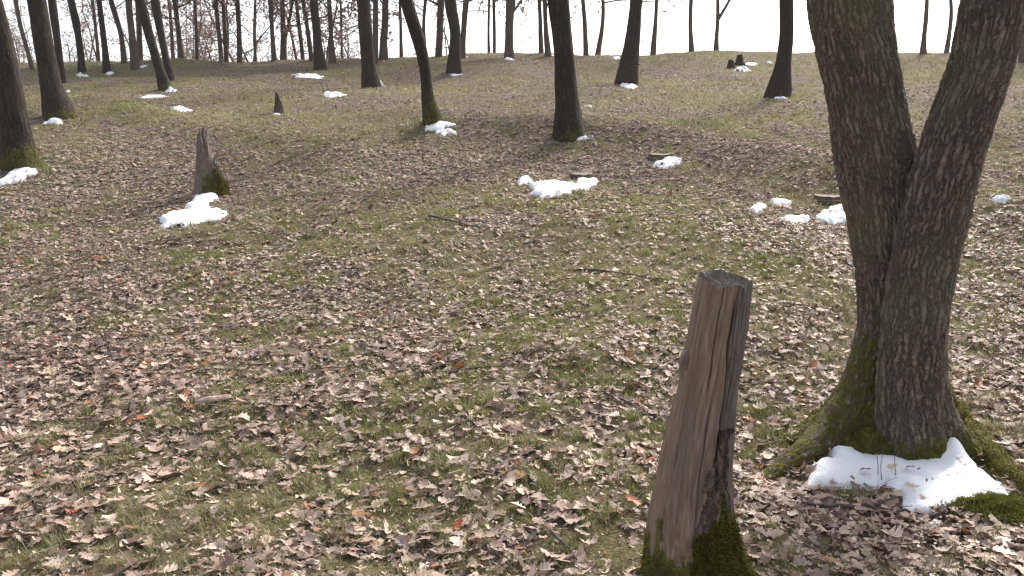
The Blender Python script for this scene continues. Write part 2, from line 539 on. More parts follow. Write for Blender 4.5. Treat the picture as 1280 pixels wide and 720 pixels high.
# ------------------------------------------------------------------ lofted stems
def stem(outline, Y, n, rows, seed, below=0.25, up=None, rough=0.05, extra=None, flat=1.0, lean=0.0):
    """outline: (y, x_left, x_right) in photo pixels from top to bottom; the stem stands at distance Y and is round."""
    pts, rad = [], []
    for (py, xl, xr) in outline:
        p, t = at_depth((xl + xr) / 2, py, Y)
        pts.append(p); rad.append((xr - xl) / 2 / F * t)
    pts, rad = np.array(pts)[::-1], np.array(rad)[::-1]       # bottom to top
    pts = np.concatenate([[pts[0] + (pts[0] - pts[1]) / np.linalg.norm(pts[0] - pts[1]) * below * 0.3 - np.array([0, 0, below])], pts])
    rad = np.concatenate([[rad[0] * 1.05], rad])
    if up:                                                    # continue above the frame
        hgt, bend = up
        r_ = random.Random(seed)
        d = pts[-1] - pts[-3]; d /= np.linalg.norm(d)
        n_ = max(3, int(hgt / 0.8))
        r0 = rad[-1]
        for k in range(1, n_ + 1):
            d = d + np.array([r_.uniform(-bend, bend), r_.uniform(-bend, bend), 0.10]); d /= np.linalg.norm(d)
            pts = np.concatenate([pts, [pts[-1] + d * hgt / n_]])
            rad = np.concatenate([rad, [r0 * (1 - 0.78 * k / n_)]])
    L_ = np.concatenate([[0], np.cumsum(np.linalg.norm(np.diff(pts, axis=0), axis=1))])
    # smooth resample
    if callable(rows): s = rows(L_[-1])
    else: s = np.linspace(0, L_[-1], rows)
    def sm(c):
        return np.interp(s, L_, c)
    k = max(1, int(len(s) / len(L_) / 1.5))
    ker = np.ones(2 * k + 1) / (2 * k + 1)
    def filt(c):
        return np.convolve(np.pad(c, k, mode='reflect', reflect_type='odd'), ker, 'valid')
    P = np.stack([filt(sm(pts[:, i])) for i in range(3)], -1)
    r = filt(sm(rad))
    a = np.arange(n) / n * 2 * np.pi
    A, S = np.meshgrid(a, s)
    nx, ny = np.cos(A), np.sin(A)
    k1 = 1 + rough * fbm(nx * 1.3 + seed * 3.7, ny * 1.3, S * 1.6, seed=seed, octs=3)
    rr = r[:, None] * k1
    if extra is not None:
        rr = rr + extra(A, S, P)
    V = P[:, None] + np.stack([rr * nx, rr * ny * flat, np.zeros_like(rr)], -1)
    rest = np.stack([rr * nx, rr * ny, S], -1)
    return V, rest, P, r, s


def grow(mb, lv, p, d, ln, r, level, r_, leaf=None, droop=0.0, lowtwig=1.0):
    n = 5 if level == 0 else 3
    P = [p]
    dirs = []
    d = d / np.linalg.norm(d)
    for k in range(n):
        j = np.array([r_.gauss(0, .22), r_.gauss(0, .22), r_.gauss(0, .16) + (0.06 - droop)])
        d = d + j; d /= np.linalg.norm(d)
        P.append(P[-1] + d * ln / n); dirs.append(d)
    P = np.array(P)
    rr = np.linspace(r, r * 0.35, n + 1)
    mb.tube(P, rr, 4 if level == 0 else 3, moss=0.0)
    if level < 2:
        nk = r_.randint(4, 6) if level == 0 else r_.randint(3, 4)
        for q in range(nk):
            t = r_.uniform(0.25, 1.0)
            i = min(n - 1, int(t * n))
            b = P[i] + (P[i + 1] - P[i]) * (t * n - i)
            side = np.array([r_.gauss(0, 1), r_.gauss(0, 1), r_.gauss(0, .6) + 0.15])
            side -= dirs[i] * (side @ dirs[i]); side /= np.linalg.norm(side) + 1e-6
            grow(mb, lv, b, dirs[i] * 0.75 + side * 0.8, ln * r_.uniform(.4, .65), max(0.006, rr[i] * 0.5), level + 1, r_, leaf, droop)
    elif leaf:
        for q in range(leaf * 2):
            if r_.random() < 0.7:
                i = r_.randint(1, n)
                lv.append(P[i] + np.array([r_.gauss(0, .12), r_.gauss(0, .12), r_.gauss(0, .12)]))


def leaf_cloud(pts, seed, size=0.10, pal=((0.32, 0.21, 0.17), (0.36, 0.26, 0.22), (0.26, 0.18, 0.15))):
    g_ = np.random.default_rng(seed)
    n = len(pts)
    P = np.array(pts)
    U = g_.normal(size=(n, 3)); U /= np.linalg.norm(U, axis=1, keepdims=True)
    W = np.cross(U, g_.normal(size=(n, 3))); W /= np.linalg.norm(W, axis=1, keepdims=True)
    N = np.cross(U, W)
    s = size * g_.uniform(.6, 1.2, n)[:, None]
    V = np.stack([P - U * s, P + W * s * .45 + N * s * .15, P + U * s, P - W * s * .45 + N * s * .15], 1)
    c = np.array(pal)[g_.integers(0, len(pal), n)] * g_.uniform(.7, 1.3, (n, 1))
    q = np.arange(n * 4).reshape(n, 4)
    tri = np.concatenate([q[:, [0, 1, 2]], q[:, [0, 2, 3]]])
    return V.reshape(-1, 3), tri, np.repeat(c, 4, 0)


TREES = {}
CR = 'bare trees along the crest'


def tree(label, outline, depth=None, group='bare trees on the slope', moss=(0.0, 0.3), crown=(3.0, 6.0), leaf=0, seed=None,
         low=None, fork=None, n=None, cat='tree', name='tree', side=None):
    """outline top to bottom in photo pixels, last entry is the foot. crown: (bare height above the frame's top, further height)."""
    seed = seed if seed is not None else len(TREES) + 11
    r_ = random.Random(seed)
    py, xl, xr = outline[-1]
    if depth is None:
        g0 = G((xl + xr) / 2, py)
        Y = g0[1] + 0.4 * (xr - xl) / 2 / F * g0[1]
    else:
        Y = depth
    foot, _ = at_depth((xl + xr) / 2, py, Y)
    foot[2] = float(H(foot[0], foot[1]))
    root = empty(name, foot)
    tag(root, label, cat, group)
    wpx = (outline[0][2] - outline[0][1])
    n = n or (14 if wpx < 9 else 22 if wpx < 16 else 36)
    up = (crown[0] + crown[1], 0.10)
    V, rest, P, r, s = stem(outline, Y, n, (lambda Lt: np.linspace(0, Lt, int(14 + Lt * (3 if wpx < 9 else 7)))), seed, below=0.35, up=up, rough=0.10)
    hh = V[..., 2] - foot[2]
    mz = np.zeros_like(hh)
    if moss[0] > 0:
        ang = np.arctan2(V[..., 1] - P[:, None, 1], V[..., 0] - P[:, None, 0])
        pref = 0.5 + 0.5 * np.cos(ang - (side if side is not None else -0.5))
        mz = moss[0] * np.exp(-np.clip(hh, 0, None) / moss[1]) * (0.35 + 0.75 * pref)
    V = V - foot
    me = mesh_np('trunk', V.reshape(-1, 3), grid_quads(len(s), n), None,
                 {'rest': ('FLOAT_VECTOR', rest.reshape(-1, 3)), 'moss': ('FLOAT', mz.ravel())})
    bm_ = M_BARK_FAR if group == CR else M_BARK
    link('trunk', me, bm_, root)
    # crown of limbs, branches and twigs
    mb, lv = MB(), []
    Pl = P - foot
    zs = Pl[:, 2]
    ztop = zs[-1]
    zframe = at_depth(640, 0, Y)[0][2] - foot[2]
    z0 = zframe + crown[0] if low is None else low
    nl = 9 if crown[1] < 5 else 12
    if low is not None: nl += 9
    for k in range(nl):
        f = (k + r_.random()) / nl
        z = z0 + (ztop - z0) * f * 0.98
        i = int(np.clip(np.searchsorted(zs, z), 1, len(zs) - 1))
        az = r_.uniform(0, 2 * math.pi)
        el = r_.uniform(0.1, 0.9)
        d = np.array([math.cos(az) * math.cos(el), math.sin(az) * math.cos(el), math.sin(el)])
        grow(mb, lv, Pl[i], d, r_.uniform(1.5, 2.8) * (1.15 - 0.6 * f), max(0.012, r[i] * r_.uniform(.28, .5)), 0, r_, leaf,
             droop=0.04 if low is not None else 0)
    grow(mb, lv, Pl[-1], np.array([0.1, 0, 1.0]), 1.2, r[-1], 0, r_, leaf)
    for fk in (fork or []):
        pts, w = fk
        Q = np.array([at_depth(x, y, Y)[0] - foot for x, y in pts])
        dd = Q[-1] - Q[-2]; dd /= np.linalg.norm(dd)
        Q = np.concatenate([Q, [Q[-1] + dd * 0.8, Q[-1] + dd * 1.5 + np.array([0, .2, .3])]])
        mb.tube(Q, np.linspace(w / 2 / F * Y, w / 3.2 / F * Y, len(Q)), 8, moss=0.0)
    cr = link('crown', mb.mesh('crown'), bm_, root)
    if lv:
        Vl, tl, cl = leaf_cloud(lv, seed)
        fo = link('dry_foliage', mesh_np('dry_foliage', Vl, None, tl, {'col': ('FLOAT_COLOR', cl)}), M_LEAF, cr)
        tag(fo, kind='stuff')
    TREES[label] = root
    return root, foot, Y


# ---- the trees that stand on the slope in front of the crest
tree('thick dark trunk cut off at the left edge, bright yellow moss at its foot',
     [(-30, -28, -8), (20, -14, 8), (60, -8, 16), (100, -4, 26), (140, 0, 32), (180, 4, 40), (200, 6, 46), (213, 4, 58)], moss=(1.5, 0.22), side=-0.3)
tree('thick straight trunk with a foot flared to the right, second large one from the left',
     [(-30, 29, 52), (0, 34, 56), (50, 43, 65), (100, 50, 74), (125, 54, 82), (140, 56, 92), (148, 56, 104)], moss=(0.7, 0.2))
tree('slender dark trunk half hidden behind the second large trunk at the left',
     [(-30, 56, 66), (0, 60, 70), (50, 67, 76), (90, 73, 80), (104, 74, 84)])
tree('dark leaning trunk standing in a small snow heap left of its straighter neighbour',
     [(-20, 80, 89), (0, 84, 93), (30, 91, 100), (60, 96, 104), (80, 98, 106), (91, 97, 109)])
tree('dark snow-footed trunk right of the leaning one on the left skyline',
     [(-20, 118, 124), (0, 121, 127), (40, 125, 132), (70, 129, 136), (91, 128, 139)])
tree('leaning trunk with snow and moss at its foot, the lower of a crossing pair',
     [(-30, 160, 173), (0, 169, 182), (40, 180, 191), (80, 192, 203), (100, 197, 210), (113, 198, 219)], moss=(1.1, 0.18), side=0.0)
tree('trunk standing close behind the leaning snow-footed one, upper of the pair',
     [(-30, 184, 196), (0, 188, 199), (50, 198, 207), (85, 206, 213), (101, 207, 220)])
tree('upright dark trunk with a long strip of snow at its left foot',
     [(-30, 384, 395), (0, 387, 397), (40, 391, 401), (70, 392, 404), (88, 391, 412)], moss=(0.3, 0.2))
tree('upright dark trunk with a bright snow heap piled against its right foot',
     [(-30, 445, 461), (0, 446, 462), (60, 450, 467), (90, 453, 470), (103, 453, 474), (110, 452, 480)], moss=(0.3, 0.2))
tree('curved leaning trunk with a mossy green right foot and snow before it',
     [(-30, 491, 510), (0, 498, 516), (30, 508, 525), (65, 521, 536), (90, 525, 539), (120, 527, 541), (140, 528, 546), (150, 528, 554), (156, 527, 566)], moss=(1.2, 0.5), side=0.0)
tree('kinked dark trunk with thin snow strip at its foot, right of the curved leaning one',
     [(-30, 553, 567), (0, 556, 570), (15, 556, 572), (35, 563, 576), (60, 562, 576), (80, 559, 576), (92, 556, 578)])
tree('thickest dark trunk of the middle slope, bending left towards its top',
     [(-30, 681, 708), (0, 683, 711), (30, 689, 714), (60, 692, 717), (100, 694, 721), (130, 694, 722), (155, 693, 727), (165, 690, 731), (172, 686, 738)], moss=(0.6, 0.15))
tree('tapering dark trunk leaning right with snow in front of its wide foot',
     [(-30, 790, 806), (0, 788, 803), (50, 781, 800), (80, 775, 798), (98, 769, 797), (106, 765, 798)])
tree('dark trunk just left of the forked oak, foot swept to the left',
     [(-30, 974, 990), (0, 975, 991), (40, 975, 992), (70, 972, 990), (95, 966, 988), (112, 958, 988), (121, 953, 989)])

# ---- trees on and just behind the crest, left to right
CR = 'bare trees along the crest'
far = [
    ('thin bare tree curving down the skyline in the gap beside the left-edge trunk', [(-10, 14, 20), (0, 17, 22), (30, 22, 27), (60, 31, 36), (84, 37, 43)], 33, 2, None, None),
    ('slim bent tree left of the three close trunks on the left skyline', [(-10, 133, 139), (15, 139, 146), (35, 147, 153), (60, 151, 157), (80, 151, 159)], 36, 3, 1.8, None),
    ('left and thickest of the close trunks on the left skyline', [(-10, 156, 164), (20, 158, 166), (50, 162, 170), (82, 163, 174)], 34, 2, 2.2, None),
    ('trunk grown close against the right of the thickest one on the left skyline', [(-10, 168, 173), (20, 170, 176), (50, 171, 178), (80, 170, 179)], 37, 3, 1.8, None),
    ('narrow tree in the gap between the far left trunks and the slim bent tree', [(-10, 112, 116), (30, 117, 121), (60, 120, 124), (80, 121, 126)], 42, 3, 1.4, None),
    ('slim tree right of the crossing pair, foot spread to the right', [(-10, 214, 220), (30, 219, 225), (60, 222, 228), (76, 222, 231)], 38, 3, 1.6, None),
    ('faint thin tree immediately left of the spread-footed slim tree', [(-10, 208, 212), (30, 212, 216), (76, 214, 219)], 45, 3, 1.4, None),
    ('lone thin straight tree between the crossing pair and the twin trunks', [(-10, 241, 245), (30, 243, 247), (75, 244, 249)], 41, 4, 1.2, None),
    ('left trunk of the twin pair on the skyline', [(-10, 265, 270), (30, 270, 275), (75, 274, 280)], 38, 4, 1.8, None),
    ('right trunk of the twin pair on the skyline', [(-10, 276, 280), (30, 278, 283), (75, 280, 286)], 39, 4, 1.8, None),
    ('straight grey trunk right of the twin pair on the skyline', [(-10, 293, 299), (40, 296, 302), (75, 296, 303)], 39, 5, 1.6, None),
    ('very thin tree in the brush left of the russet-leaved trees', [(-10, 318, 321), (40, 316, 320), (72, 317, 321)], 46, 4, 1.2, None),
    ('slim dark tree left of the low-forked tree on the skyline', [(-10, 334, 341), (30, 337, 342), (60, 339, 344), (73, 339, 347)], 38, 5, 1.6, None),
    ('low-forked tree with russet leaves on the skyline', [(-10, 349, 355), (30, 351, 357), (73, 350, 359)], 39, 6, 1.6, [([(356, 48), (361, 30), (366, 0)], 4)]),
    ('thin leaning tree among russet leaves left of the snow-strip trunk', [(-10, 367, 371), (30, 371, 376), (70, 376, 381)], 40, 6, 1.4, None),
    ('russet-leaved tree close behind the left of the snow-strip trunk', [(-10, 374, 380), (30, 381, 386), (70, 386, 392)], 38, 7, 1.4, None),
    ('slim dark tree just right of the snow-strip trunk, foot spread', [(-10, 408, 413), (30, 410, 416), (60, 412, 417), (72, 410, 421)], 37, 5, 1.6, None),
    ('faint twig-thin tree between the two snow-footed middle trunks', [(-10, 424, 427), (72, 426, 429)], 46, 4, 1.2, None),
    ('dark tree close right of the snow-heap trunk on the skyline', [(-10, 466, 473), (40, 466, 473), (75, 465, 473)], 36, 3, 2.2, None),
    ('broad greyish tree standing right of the dark one behind the snow-heap trunk', [(-10, 478, 486), (30, 477, 486), (60, 474, 484), (74, 473, 486)], 38, 4, 2.0, None),
    ('thin tree in the gap left of the curved leaning trunk', [(-10, 498, 501), (40, 499, 503), (70, 499, 504)], 40, 3, 1.6, None),
    ('pale thin tree seen right of the curved leaning trunk', [(-10, 531, 535), (30, 527, 531), (68, 529, 534)], 42, 5, 1.6, None),
    ('greyish broad trunk left of the kinked dark trunk', [(-10, 547, 556), (30, 546, 554), (69, 544, 553)], 39, 5, 2.0, None),
    ('dark trunk close right of the kinked one on the skyline', [(-10, 579, 587), (30, 577, 584), (60, 574, 581), (69, 573, 583)], 38, 1, 2.4, None),
    ('left of two hair-thin trees on the open skyline', [(-10, 610, 613), (40, 609, 612), (68, 609, 613)], 42, 2, 1.8, None),
    ('right of two hair-thin trees on the open skyline', [(-10, 615, 619), (40, 616, 620), (68, 616, 620)], 42, 2, 1.8, None),
    ('sturdy skyline tree forking near the top of the photo, snow at its foot', [(-10, 633, 645), (15, 632, 643), (40, 631, 641), (60, 631, 641), (73, 629, 644)], 36, 0, 2.6, [([(640, 17), (648, 6), (655, -4)], 3)]),
    ('left trunk of the pair just left of the thickest middle trunk', [(-10, 671, 676), (30, 673, 678), (69, 673, 680)], 39, 4, 1.8, None),
    ('right trunk of the pair just left of the thickest middle trunk', [(-10, 678, 684), (30, 679, 684), (69, 681, 690)], 38, 4, 1.6, None),
    ('slim tree first right of the thickest middle trunk on the skyline', [(-10, 725, 730), (20, 728, 733), (67, 729, 736)], 39, 2, 2.0, None),
    ('wavy slim tree left of the right-leaning tapering trunk', [(-10, 751, 755), (20, 752, 757), (45, 749, 754), (67, 743, 751)], 39, 2, 2.0, None),
    ('slim tree first right of the tapering trunk on the bright skyline', [(-10, 819, 823), (30, 817, 822), (66, 812, 820)], 39, 0, 2.6, None),
    ('lone slim tree midway along the bright skyline, left of the forked one', [(-10, 862, 867), (30, 860, 865), (55, 861, 867), (67, 861, 869)], 39, 1, 2.6, None),
    ('slim tree with one raised right-hand branch on the bright skyline', [(-10, 895, 899), (22, 895, 900), (50, 893, 898), (66, 891, 899)], 39, 1, 2.6, [([(898, 24), (904, 14), (912, 0)], 4)]),
    ('left of two slim trees seen through the fork of the oak', [(-10, 1157, 1161), (20, 1155, 1161), (50, 1152, 1157), (73, 1148, 1159)], 39, 0, 2.8, None),
    ('right of two slim trees seen through the fork of the oak', [(-10, 1186, 1190), (20, 1187, 1192), (50, 1183, 1188), (72, 1178, 1186)], 40, 1, 2.6, None),
    ('dark trunk at the right edge of the photo behind the oak', [(-10, 1279, 1296), (30, 1278, 1294), (60, 1275, 1292), (80, 1272, 1296)], None, 0, 2.8, None),
]
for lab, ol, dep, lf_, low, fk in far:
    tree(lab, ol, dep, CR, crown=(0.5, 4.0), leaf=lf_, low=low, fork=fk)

# a far wood behind the crest on the left: one mass of thin trunks, twigs and dry leaves
mb, lv = MB(), []
r_ = random.Random(99)
for k in range(85):
    Y = r_.uniform(46, 72)
    px = r_.uniform(-60, 590) if k % 3 else r_.uniform(-60, 430)
    X0 = (px - 640) / F * Y
    z = float(H(X0, Y)) - 0.3
    hgt = r_.uniform(4.5, 7.5)
    P = [np.array([X0, Y, z])]
    d = np.array([r_.gauss(0, .08), r_.gauss(0, .08), 1.0])
    for q in range(7):
        d = d + np.array([r_.gauss(0, .13), r_.gauss(0, .10), 0.03]); d /= np.linalg.norm(d)
        P.append(P[-1] + d * hgt / 7)
    r0 = r_.uniform(0.03, 0.11)
    mb.tube(P, np.linspace(r0, r0 * .3, 8), 5, moss=0.0)
    for q in range(24):
        i = r_.randint(2, 7)
        az = r_.uniform(0, 6.28)
        grow(mb, lv, P[i], np.array([math.cos(az), math.sin(az), r_.uniform(-.1, .9)]), r_.uniform(.7, 1.7), 0.018, 1, r_, (4 if k % 4 == 0 else 2) if px < 570 else 1, 0.02)
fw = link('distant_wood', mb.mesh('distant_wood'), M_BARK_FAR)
tag(fw, 'hazy mass of thin bare trees and twigs behind the crest at left', 'wood', kind='stuff')
Vl, tl, cl = leaf_cloud(lv, 5, 0.09)
tag(link('dry_foliage', mesh_np('dry_foliage', Vl, None, tl, {'col': ('FLOAT_COLOR', cl)}), M_LEAF, fw), kind='stuff')

# ------------------------------------------------------------------ forked oak at the right
OY = float(G(1125, 580)[1]) + 0.26
print('OY', OY)
ofoot, _ = at_depth(1120, 575, OY)
ofoot[2] = float(H(ofoot[0], ofoot[1]))
oak = empty('oak_tree', ofoot)
tag(oak, 'large oak with two diverging trunks, mossy foot and snow before it', 'tree')


def flare_l(A, S, P):
    h = np.clip(P[:, 2] - ofoot[2], 0, None)[:, None]
    lob = 0.5 * np.exp(-((np.angle(np.exp(1j * (A - 3.3)))) / 0.55) ** 2) + 0.25 * np.exp(-((np.angle(np.exp(1j * (A - 4.5)))) / 0.4) ** 2) + 0.2 * np.exp(-((np.angle(np.exp(1j * (A - 1.5)))) / 0.5) ** 2)
    return lob * 0.55 * np.exp(-h / 0.13) + 0.02 * np.sin(A * 5 + 1) * np.exp(-h / 0.5)


def flare_r(A, S, P):
    h = np.clip(P[:, 2] - ofoot[2], 0, None)[:, None]
    lob = 0.35 * np.exp(-((np.angle(np.exp(1j * (A + 0.35)))) / 0.35) ** 2) + 0.15 * np.exp(-((np.angle(np.exp(1j * (A - 1.2)))) / 0.5) ** 2)
    return lob * 0.5 * np.exp(-h / 0.14) + 0.015 * np.sin(A * 6 + 2) * np.exp(-h / 0.5)


oak_l = [(-60, 1000, 1106), (0, 1007, 1109), (40, 1012, 1111), (100, 1029, 1122), (160, 1038, 1132), (200, 1042, 1143), (250, 1050, 1146), (300, 1059, 1150), (350, 1066, 1150),
         (400, 1070, 1150), (440, 1064, 1150), (475, 1052, 1152), (510, 1040, 1156), (545, 1026, 1160), (575, 1014, 1162)]
oak_r = [(-60, 1222, 1308), (0, 1204, 1288), (60, 1195, 1276), (100, 1181, 1262), (160, 1160, 1241), (220, 1141, 1225), (300, 1122, 1206), (350, 1113, 1197), (400, 1105, 1190),
         (450, 1100, 1186), (500, 1098, 1186), (540, 1096, 1190), (578, 1094, 1196)]
oak_l = [(y, a + 3 + 4 * (200 < y < 520), b + 2) for y, a, b in oak_l]
oak_r = [(y, a - 1, b - 4 - 4 * (y > 330)) for y, a, b in oak_r]
mbs = []
stemdata = []
for ol, Yo, ex, sd_, upb in ((oak_l, OY + 0.15, flare_l, 4, 0.05), (oak_r, OY - 0.10, flare_r, 9, 0.05)):
    V, rest, P, r, s = stem(ol, Yo, 160, (lambda Lt: np.concatenate([np.arange(0, 3.4, 0.011), np.linspace(3.4, Lt, 40)])), sd_, below=0.3, up=(5.5, upb), rough=0.05, extra=ex)
    hh = V[..., 2] - ofoot[2]
    ang = np.arctan2(V[..., 1] - P[:, None, 1], V[..., 0] - P[:, None, 0])
    mz = 1.05 * np.exp(-np.clip(hh, 0, None) / (0.33 if sd_ == 4 else 0.13))
    mz *= (0.45 + 0.60 * (0.5 + 0.5 * np.cos(ang - (3.7 if sd_ == 4 else -0.2))))
    rest = rest + np.array([sd_ * 1.7, 0, 0])
    mbs.append((V - ofoot, rest, mz, len(s)))
    stemdata.append((P - ofoot, r))
Vs = np.concatenate([m_[0].reshape(-1, 3) for m_ in mbs])
q1 = grid_quads(mbs[0][3], 160)
q2 = grid_quads(mbs[1][3], 160) + mbs[0][0].size // 3
me = mesh_np('trunk', Vs, np.concatenate([q1, q2]), None, {'rest': ('FLOAT_VECTOR', np.concatenate([m_[1].reshape(-1, 3) for m_ in mbs])),
                                                           'moss': ('FLOAT', np.concatenate([m_[2].ravel() for m_ in mbs]))})
link('trunk', me, M_BARK_NEAR, oak)


# surface roots
def root_tube(px, radii, mossv, seed):
    P = []
    for q_, r in zip(px, radii):
        if len(q_) == 3:
            p, _ = at_depth(q_[0], q_[1], OY + q_[2])
        else:
            p = G(*q_); p[2] = float(H(p[0], p[1])) + r * 0.25
        P.append(p)
    P = np.array(P)
    t = np.linspace(0, 1, 60)
    tt = np.linspace(0, 1, len(P))
    Pd = np.stack([np.interp(t, tt, P[:, i]) for i in range(3)], -1)
    rd = np.interp(t, tt, radii)
    Pd[:, 2] += 0.01 * np.sin(t * 9 + seed)
    k = np.ones(9) / 9
    for i in range(3):
        Pd[4:-4, i] = np.convolve(Pd[:, i], k, 'valid')
    mb = MB(); mb.tube(Pd - ofoot, rd, 24, moss=mossv, cap=True)
    return link('root', mb.mesh('root'), M_BARK_NEAR, oak)


root_tube([(1148, 420, -0.02), (1160, 465, -0.02), (1174, 502, -0.04), (1196, 524), (1220, 556), (1250, 588), (1285, 618), (1320, 640)], [0.07, 0.08, 0.075, 0.065, 0.06, 0.05, 0.042, 0.03], 1.2, 1)
root_tube([(1112, 380, 0.12), (1100, 430, 0.12), (1082, 480, 0.09), (1056, 522, 0.03), (1028, 554, -0.03), (1000, 576), (972, 592), (940, 606)], [0.09, 0.115, 0.12, 0.11, 0.09, 0.07, 0.05, 0.02], 0.58, 2)
mb, lv = MB(), []
r_ = random.Random(5)
for P, r in stemdata:
    for k in range(11):
        i = int(len(P) * (0.90 + 0.095 * k / 11)); i = min(i, len(P) - 2)
        z = 3.3 + k * 0.42
        i = int(np.clip(np.searchsorted(P[:, 2], z), 1, len(P) - 1))
        az = r_.uniform(0, 6.28)
        grow(mb, lv, P[i], np.array([math.cos(az), math.sin(az), r_.uniform(.2, .9)]), r_.uniform(1.6, 3.0), r[i] * 0.4, 0, r_, 0)
    grow(mb, lv, P[-1], np.array([0, 0, 1.0]), 1.6, r[-1], 0, r_, 0)
link('crown', mb.mesh('crown'), M_BARK, oak)


def fuzz(P, N, seed, ln=(0.008, 0.018), w=0.0016, pal=((0.055, 0.052, 0.012), (0.115, 0.108, 0.018), (0.22, 0.20, 0.035))):
    """short moss shoots: one thin triangle each"""
    g_ = np.random.default_rng(seed)
    n = len(P)
    D = N + g_.normal(0, .45, (n, 3)); D /= np.linalg.norm(D, axis=1, keepdims=True)
    S = np.cross(D, g_.normal(size=(n, 3))); S /= np.linalg.norm(S, axis=1, keepdims=True)
    l = g_.uniform(ln[0], ln[1], (n, 1))
    V = np.stack([P - S * w * 1.2 - D * 0.003, P + S * w * 1.2 - D * 0.003, P + D * l], 1).reshape(-1, 3)
    c = np.array(pal)[g_.integers(0, len(pal), n)] * g_.uniform(.75, 1.25, (n, 1))
    return V, np.arange(n * 3).reshape(n, 3), np.repeat(c, 3, 0)


def mesh_fuzz(objm, count, seed, thr=0.55, jitter=0.25, zmax=None):
    """points on the mossy part of a mesh"""
    g_ = np.random.default_rng(seed)
    nv = len(objm.vertices)
    co = np.empty(nv * 3, np.float32); objm.vertices.foreach_get('co', co); co = co.reshape(-1, 3)
    no = np.empty(nv * 3, np.float32); objm.vertices.foreach_get('normal', no); no = no.reshape(-1, 3)
    ms = np.empty(nv, np.float32); objm.attributes['moss'].data.foreach_get('value', ms)
    nz = fbm(co[:, 0] * 14, co[:, 1] * 14, co[:, 2] * 14, seed=seed, octs=2)
    ok = np.nonzero(ms + nz * jitter > thr)[0]
    if zmax is not None:
        ok = ok[co[ok, 2] < zmax]
    if len(ok) == 0: ok = np.argsort(ms)[-200:]
    k = g_.choice(ok, count)
    return co[k] + g_.normal(0, .004, (count, 3)), no[k]


fV, fT, fC, fn = [], [], [], 0
for o_, cnt in ((oak.children[0], 16000), (oak.children[1], 9000)):
    P_, N_ = mesh_fuzz(o_.data, cnt, 3)
    v, t, c = fuzz(P_, N_, 3)
    fV.append(v); fT.append(t + fn); fC.append(c); fn += len(v)
tag(link('moss', mesh_np('moss', np.concatenate(fV), None, np.concatenate(fT), {'col': ('FLOAT_COLOR', np.concatenate(fC))}), M_MOSS, oak), kind='stuff')

# ------------------------------------------------------------------ leaning weathered post
PY = float(G(872, 742)[1]) + 0.10
print('PY', PY)
pfoot, _ = at_depth(872, 735, PY)
pfoot[2] = float(H(pfoot[0], pfoot[1]))
post = empty('wooden_post', pfoot)
tag(post, 'weathered leaning wooden post with split bark and a mossy foot', 'post')


HK = at_depth(857, 452, PY)[0][2] - pfoot[2]       # height of the knot


def angd(A, c):
    return np.angle(np.exp(1j * (A - c)))


def post_shape(A, S, P):
    h = (P[:, 2] - pfoot[2])[:, None]
    fc = [(4.30, .93), (5.60, .90), (0.45, .93), (1.5, .95), (2.4, .95), (3.25, .93)]      # hewn: flat split faces
    R_ = np.stack([d_ / np.maximum(np.cos(angd(A, t_)), 0.2) for t_, d_ in fc])
    poly = -np.log(np.exp(-R_ * 22).sum(0)) / 22
    r = 0.125 * (np.minimum(poly, 1.12) - 1.0) * np.ones_like(h)
    wob = lambda c, k, sd: c + 0.13 * fbm(h * 3 + sd, h * 0 + sd, seed=sd, octs=5)
    for c, dep, wd, h0, h1, sd in ((4.50, 0.018, 0.020, 0.75, 1.4, 41), (4.98, 0.034, 0.040, 0.40, 1.4, 42), (4.70, 0.016, 0.018, 0.25, 0.75, 43), (5.30, 0.016, 0.030, 0.3, 1.3, 48),
                                   (4.15, 0.006, 0.012, 0.1, 0.7, 44), (3.85, 0.006, 0.014, 0.3, 1.0, 45), (5.12, 0.018, 0.022, 0.7, 1.4, 46), (3.5, 0.010, 0.022, 0.85, 1.4, 47),
                                   (4.32, 0.005, 0.010, 0.55, 1.2, 49), (4.62, 0.008, 0.012, 0.95, 1.4, 52), (4.02, 0.005, 0.009, 0.0, 0.45, 53)):
        m = sstep(h0 - .08, h0 + .08, h) * (1 - sstep(h1 - .12, h1 + .02, h))
        r = r - dep * m * np.exp(-(angd(A, wob(c, 1, sd)) / wd) ** 2)
    r = r + 0.0022 * fbm(A * 5, h * 1.2, seed=50, octs=3)
    right = sstep(4.92, 5.05, np.mod(A, 2 * np.pi) + 0.06 * fbm(h * 5, h * 0, seed=54, octs=4)) * (1 - sstep(6.0, 6.2, np.mod(A, 2 * np.pi)))
    r = r + right * (0.007 * fbm(A * 14, h * 5, seed=55, octs=4) + 0.004)
    r = r + 0.006 * np.exp(-(angd(A, 4.3) / 0.8) ** 2) * np.exp(-((h - HK) / 0.07) ** 2) + 0.004 * fbm(A * 2, h * 4, seed=56, octs=3)
    # knot on the left edge
    k = np.exp(-((angd(A, 3.15) / 0.30) ** 2 + ((h - HK) / 0.05) ** 2))
    r = r + 0.024 * k - 0.034 * np.exp(-((angd(A, 3.50) / 0.09) ** 2 + ((h - HK) / 0.022) ** 2))
    # foot spreads into roots, more to the right
    hb = np.clip(h, 0, None)
    r = r + 0.025 * np.exp(-hb / 0.10) * np.exp(-(angd(A, 5.9) / 0.6) ** 2) + 0.02 * np.exp(-hb / 0.08) * np.sin(A * 4 + 1) ** 2
    return r


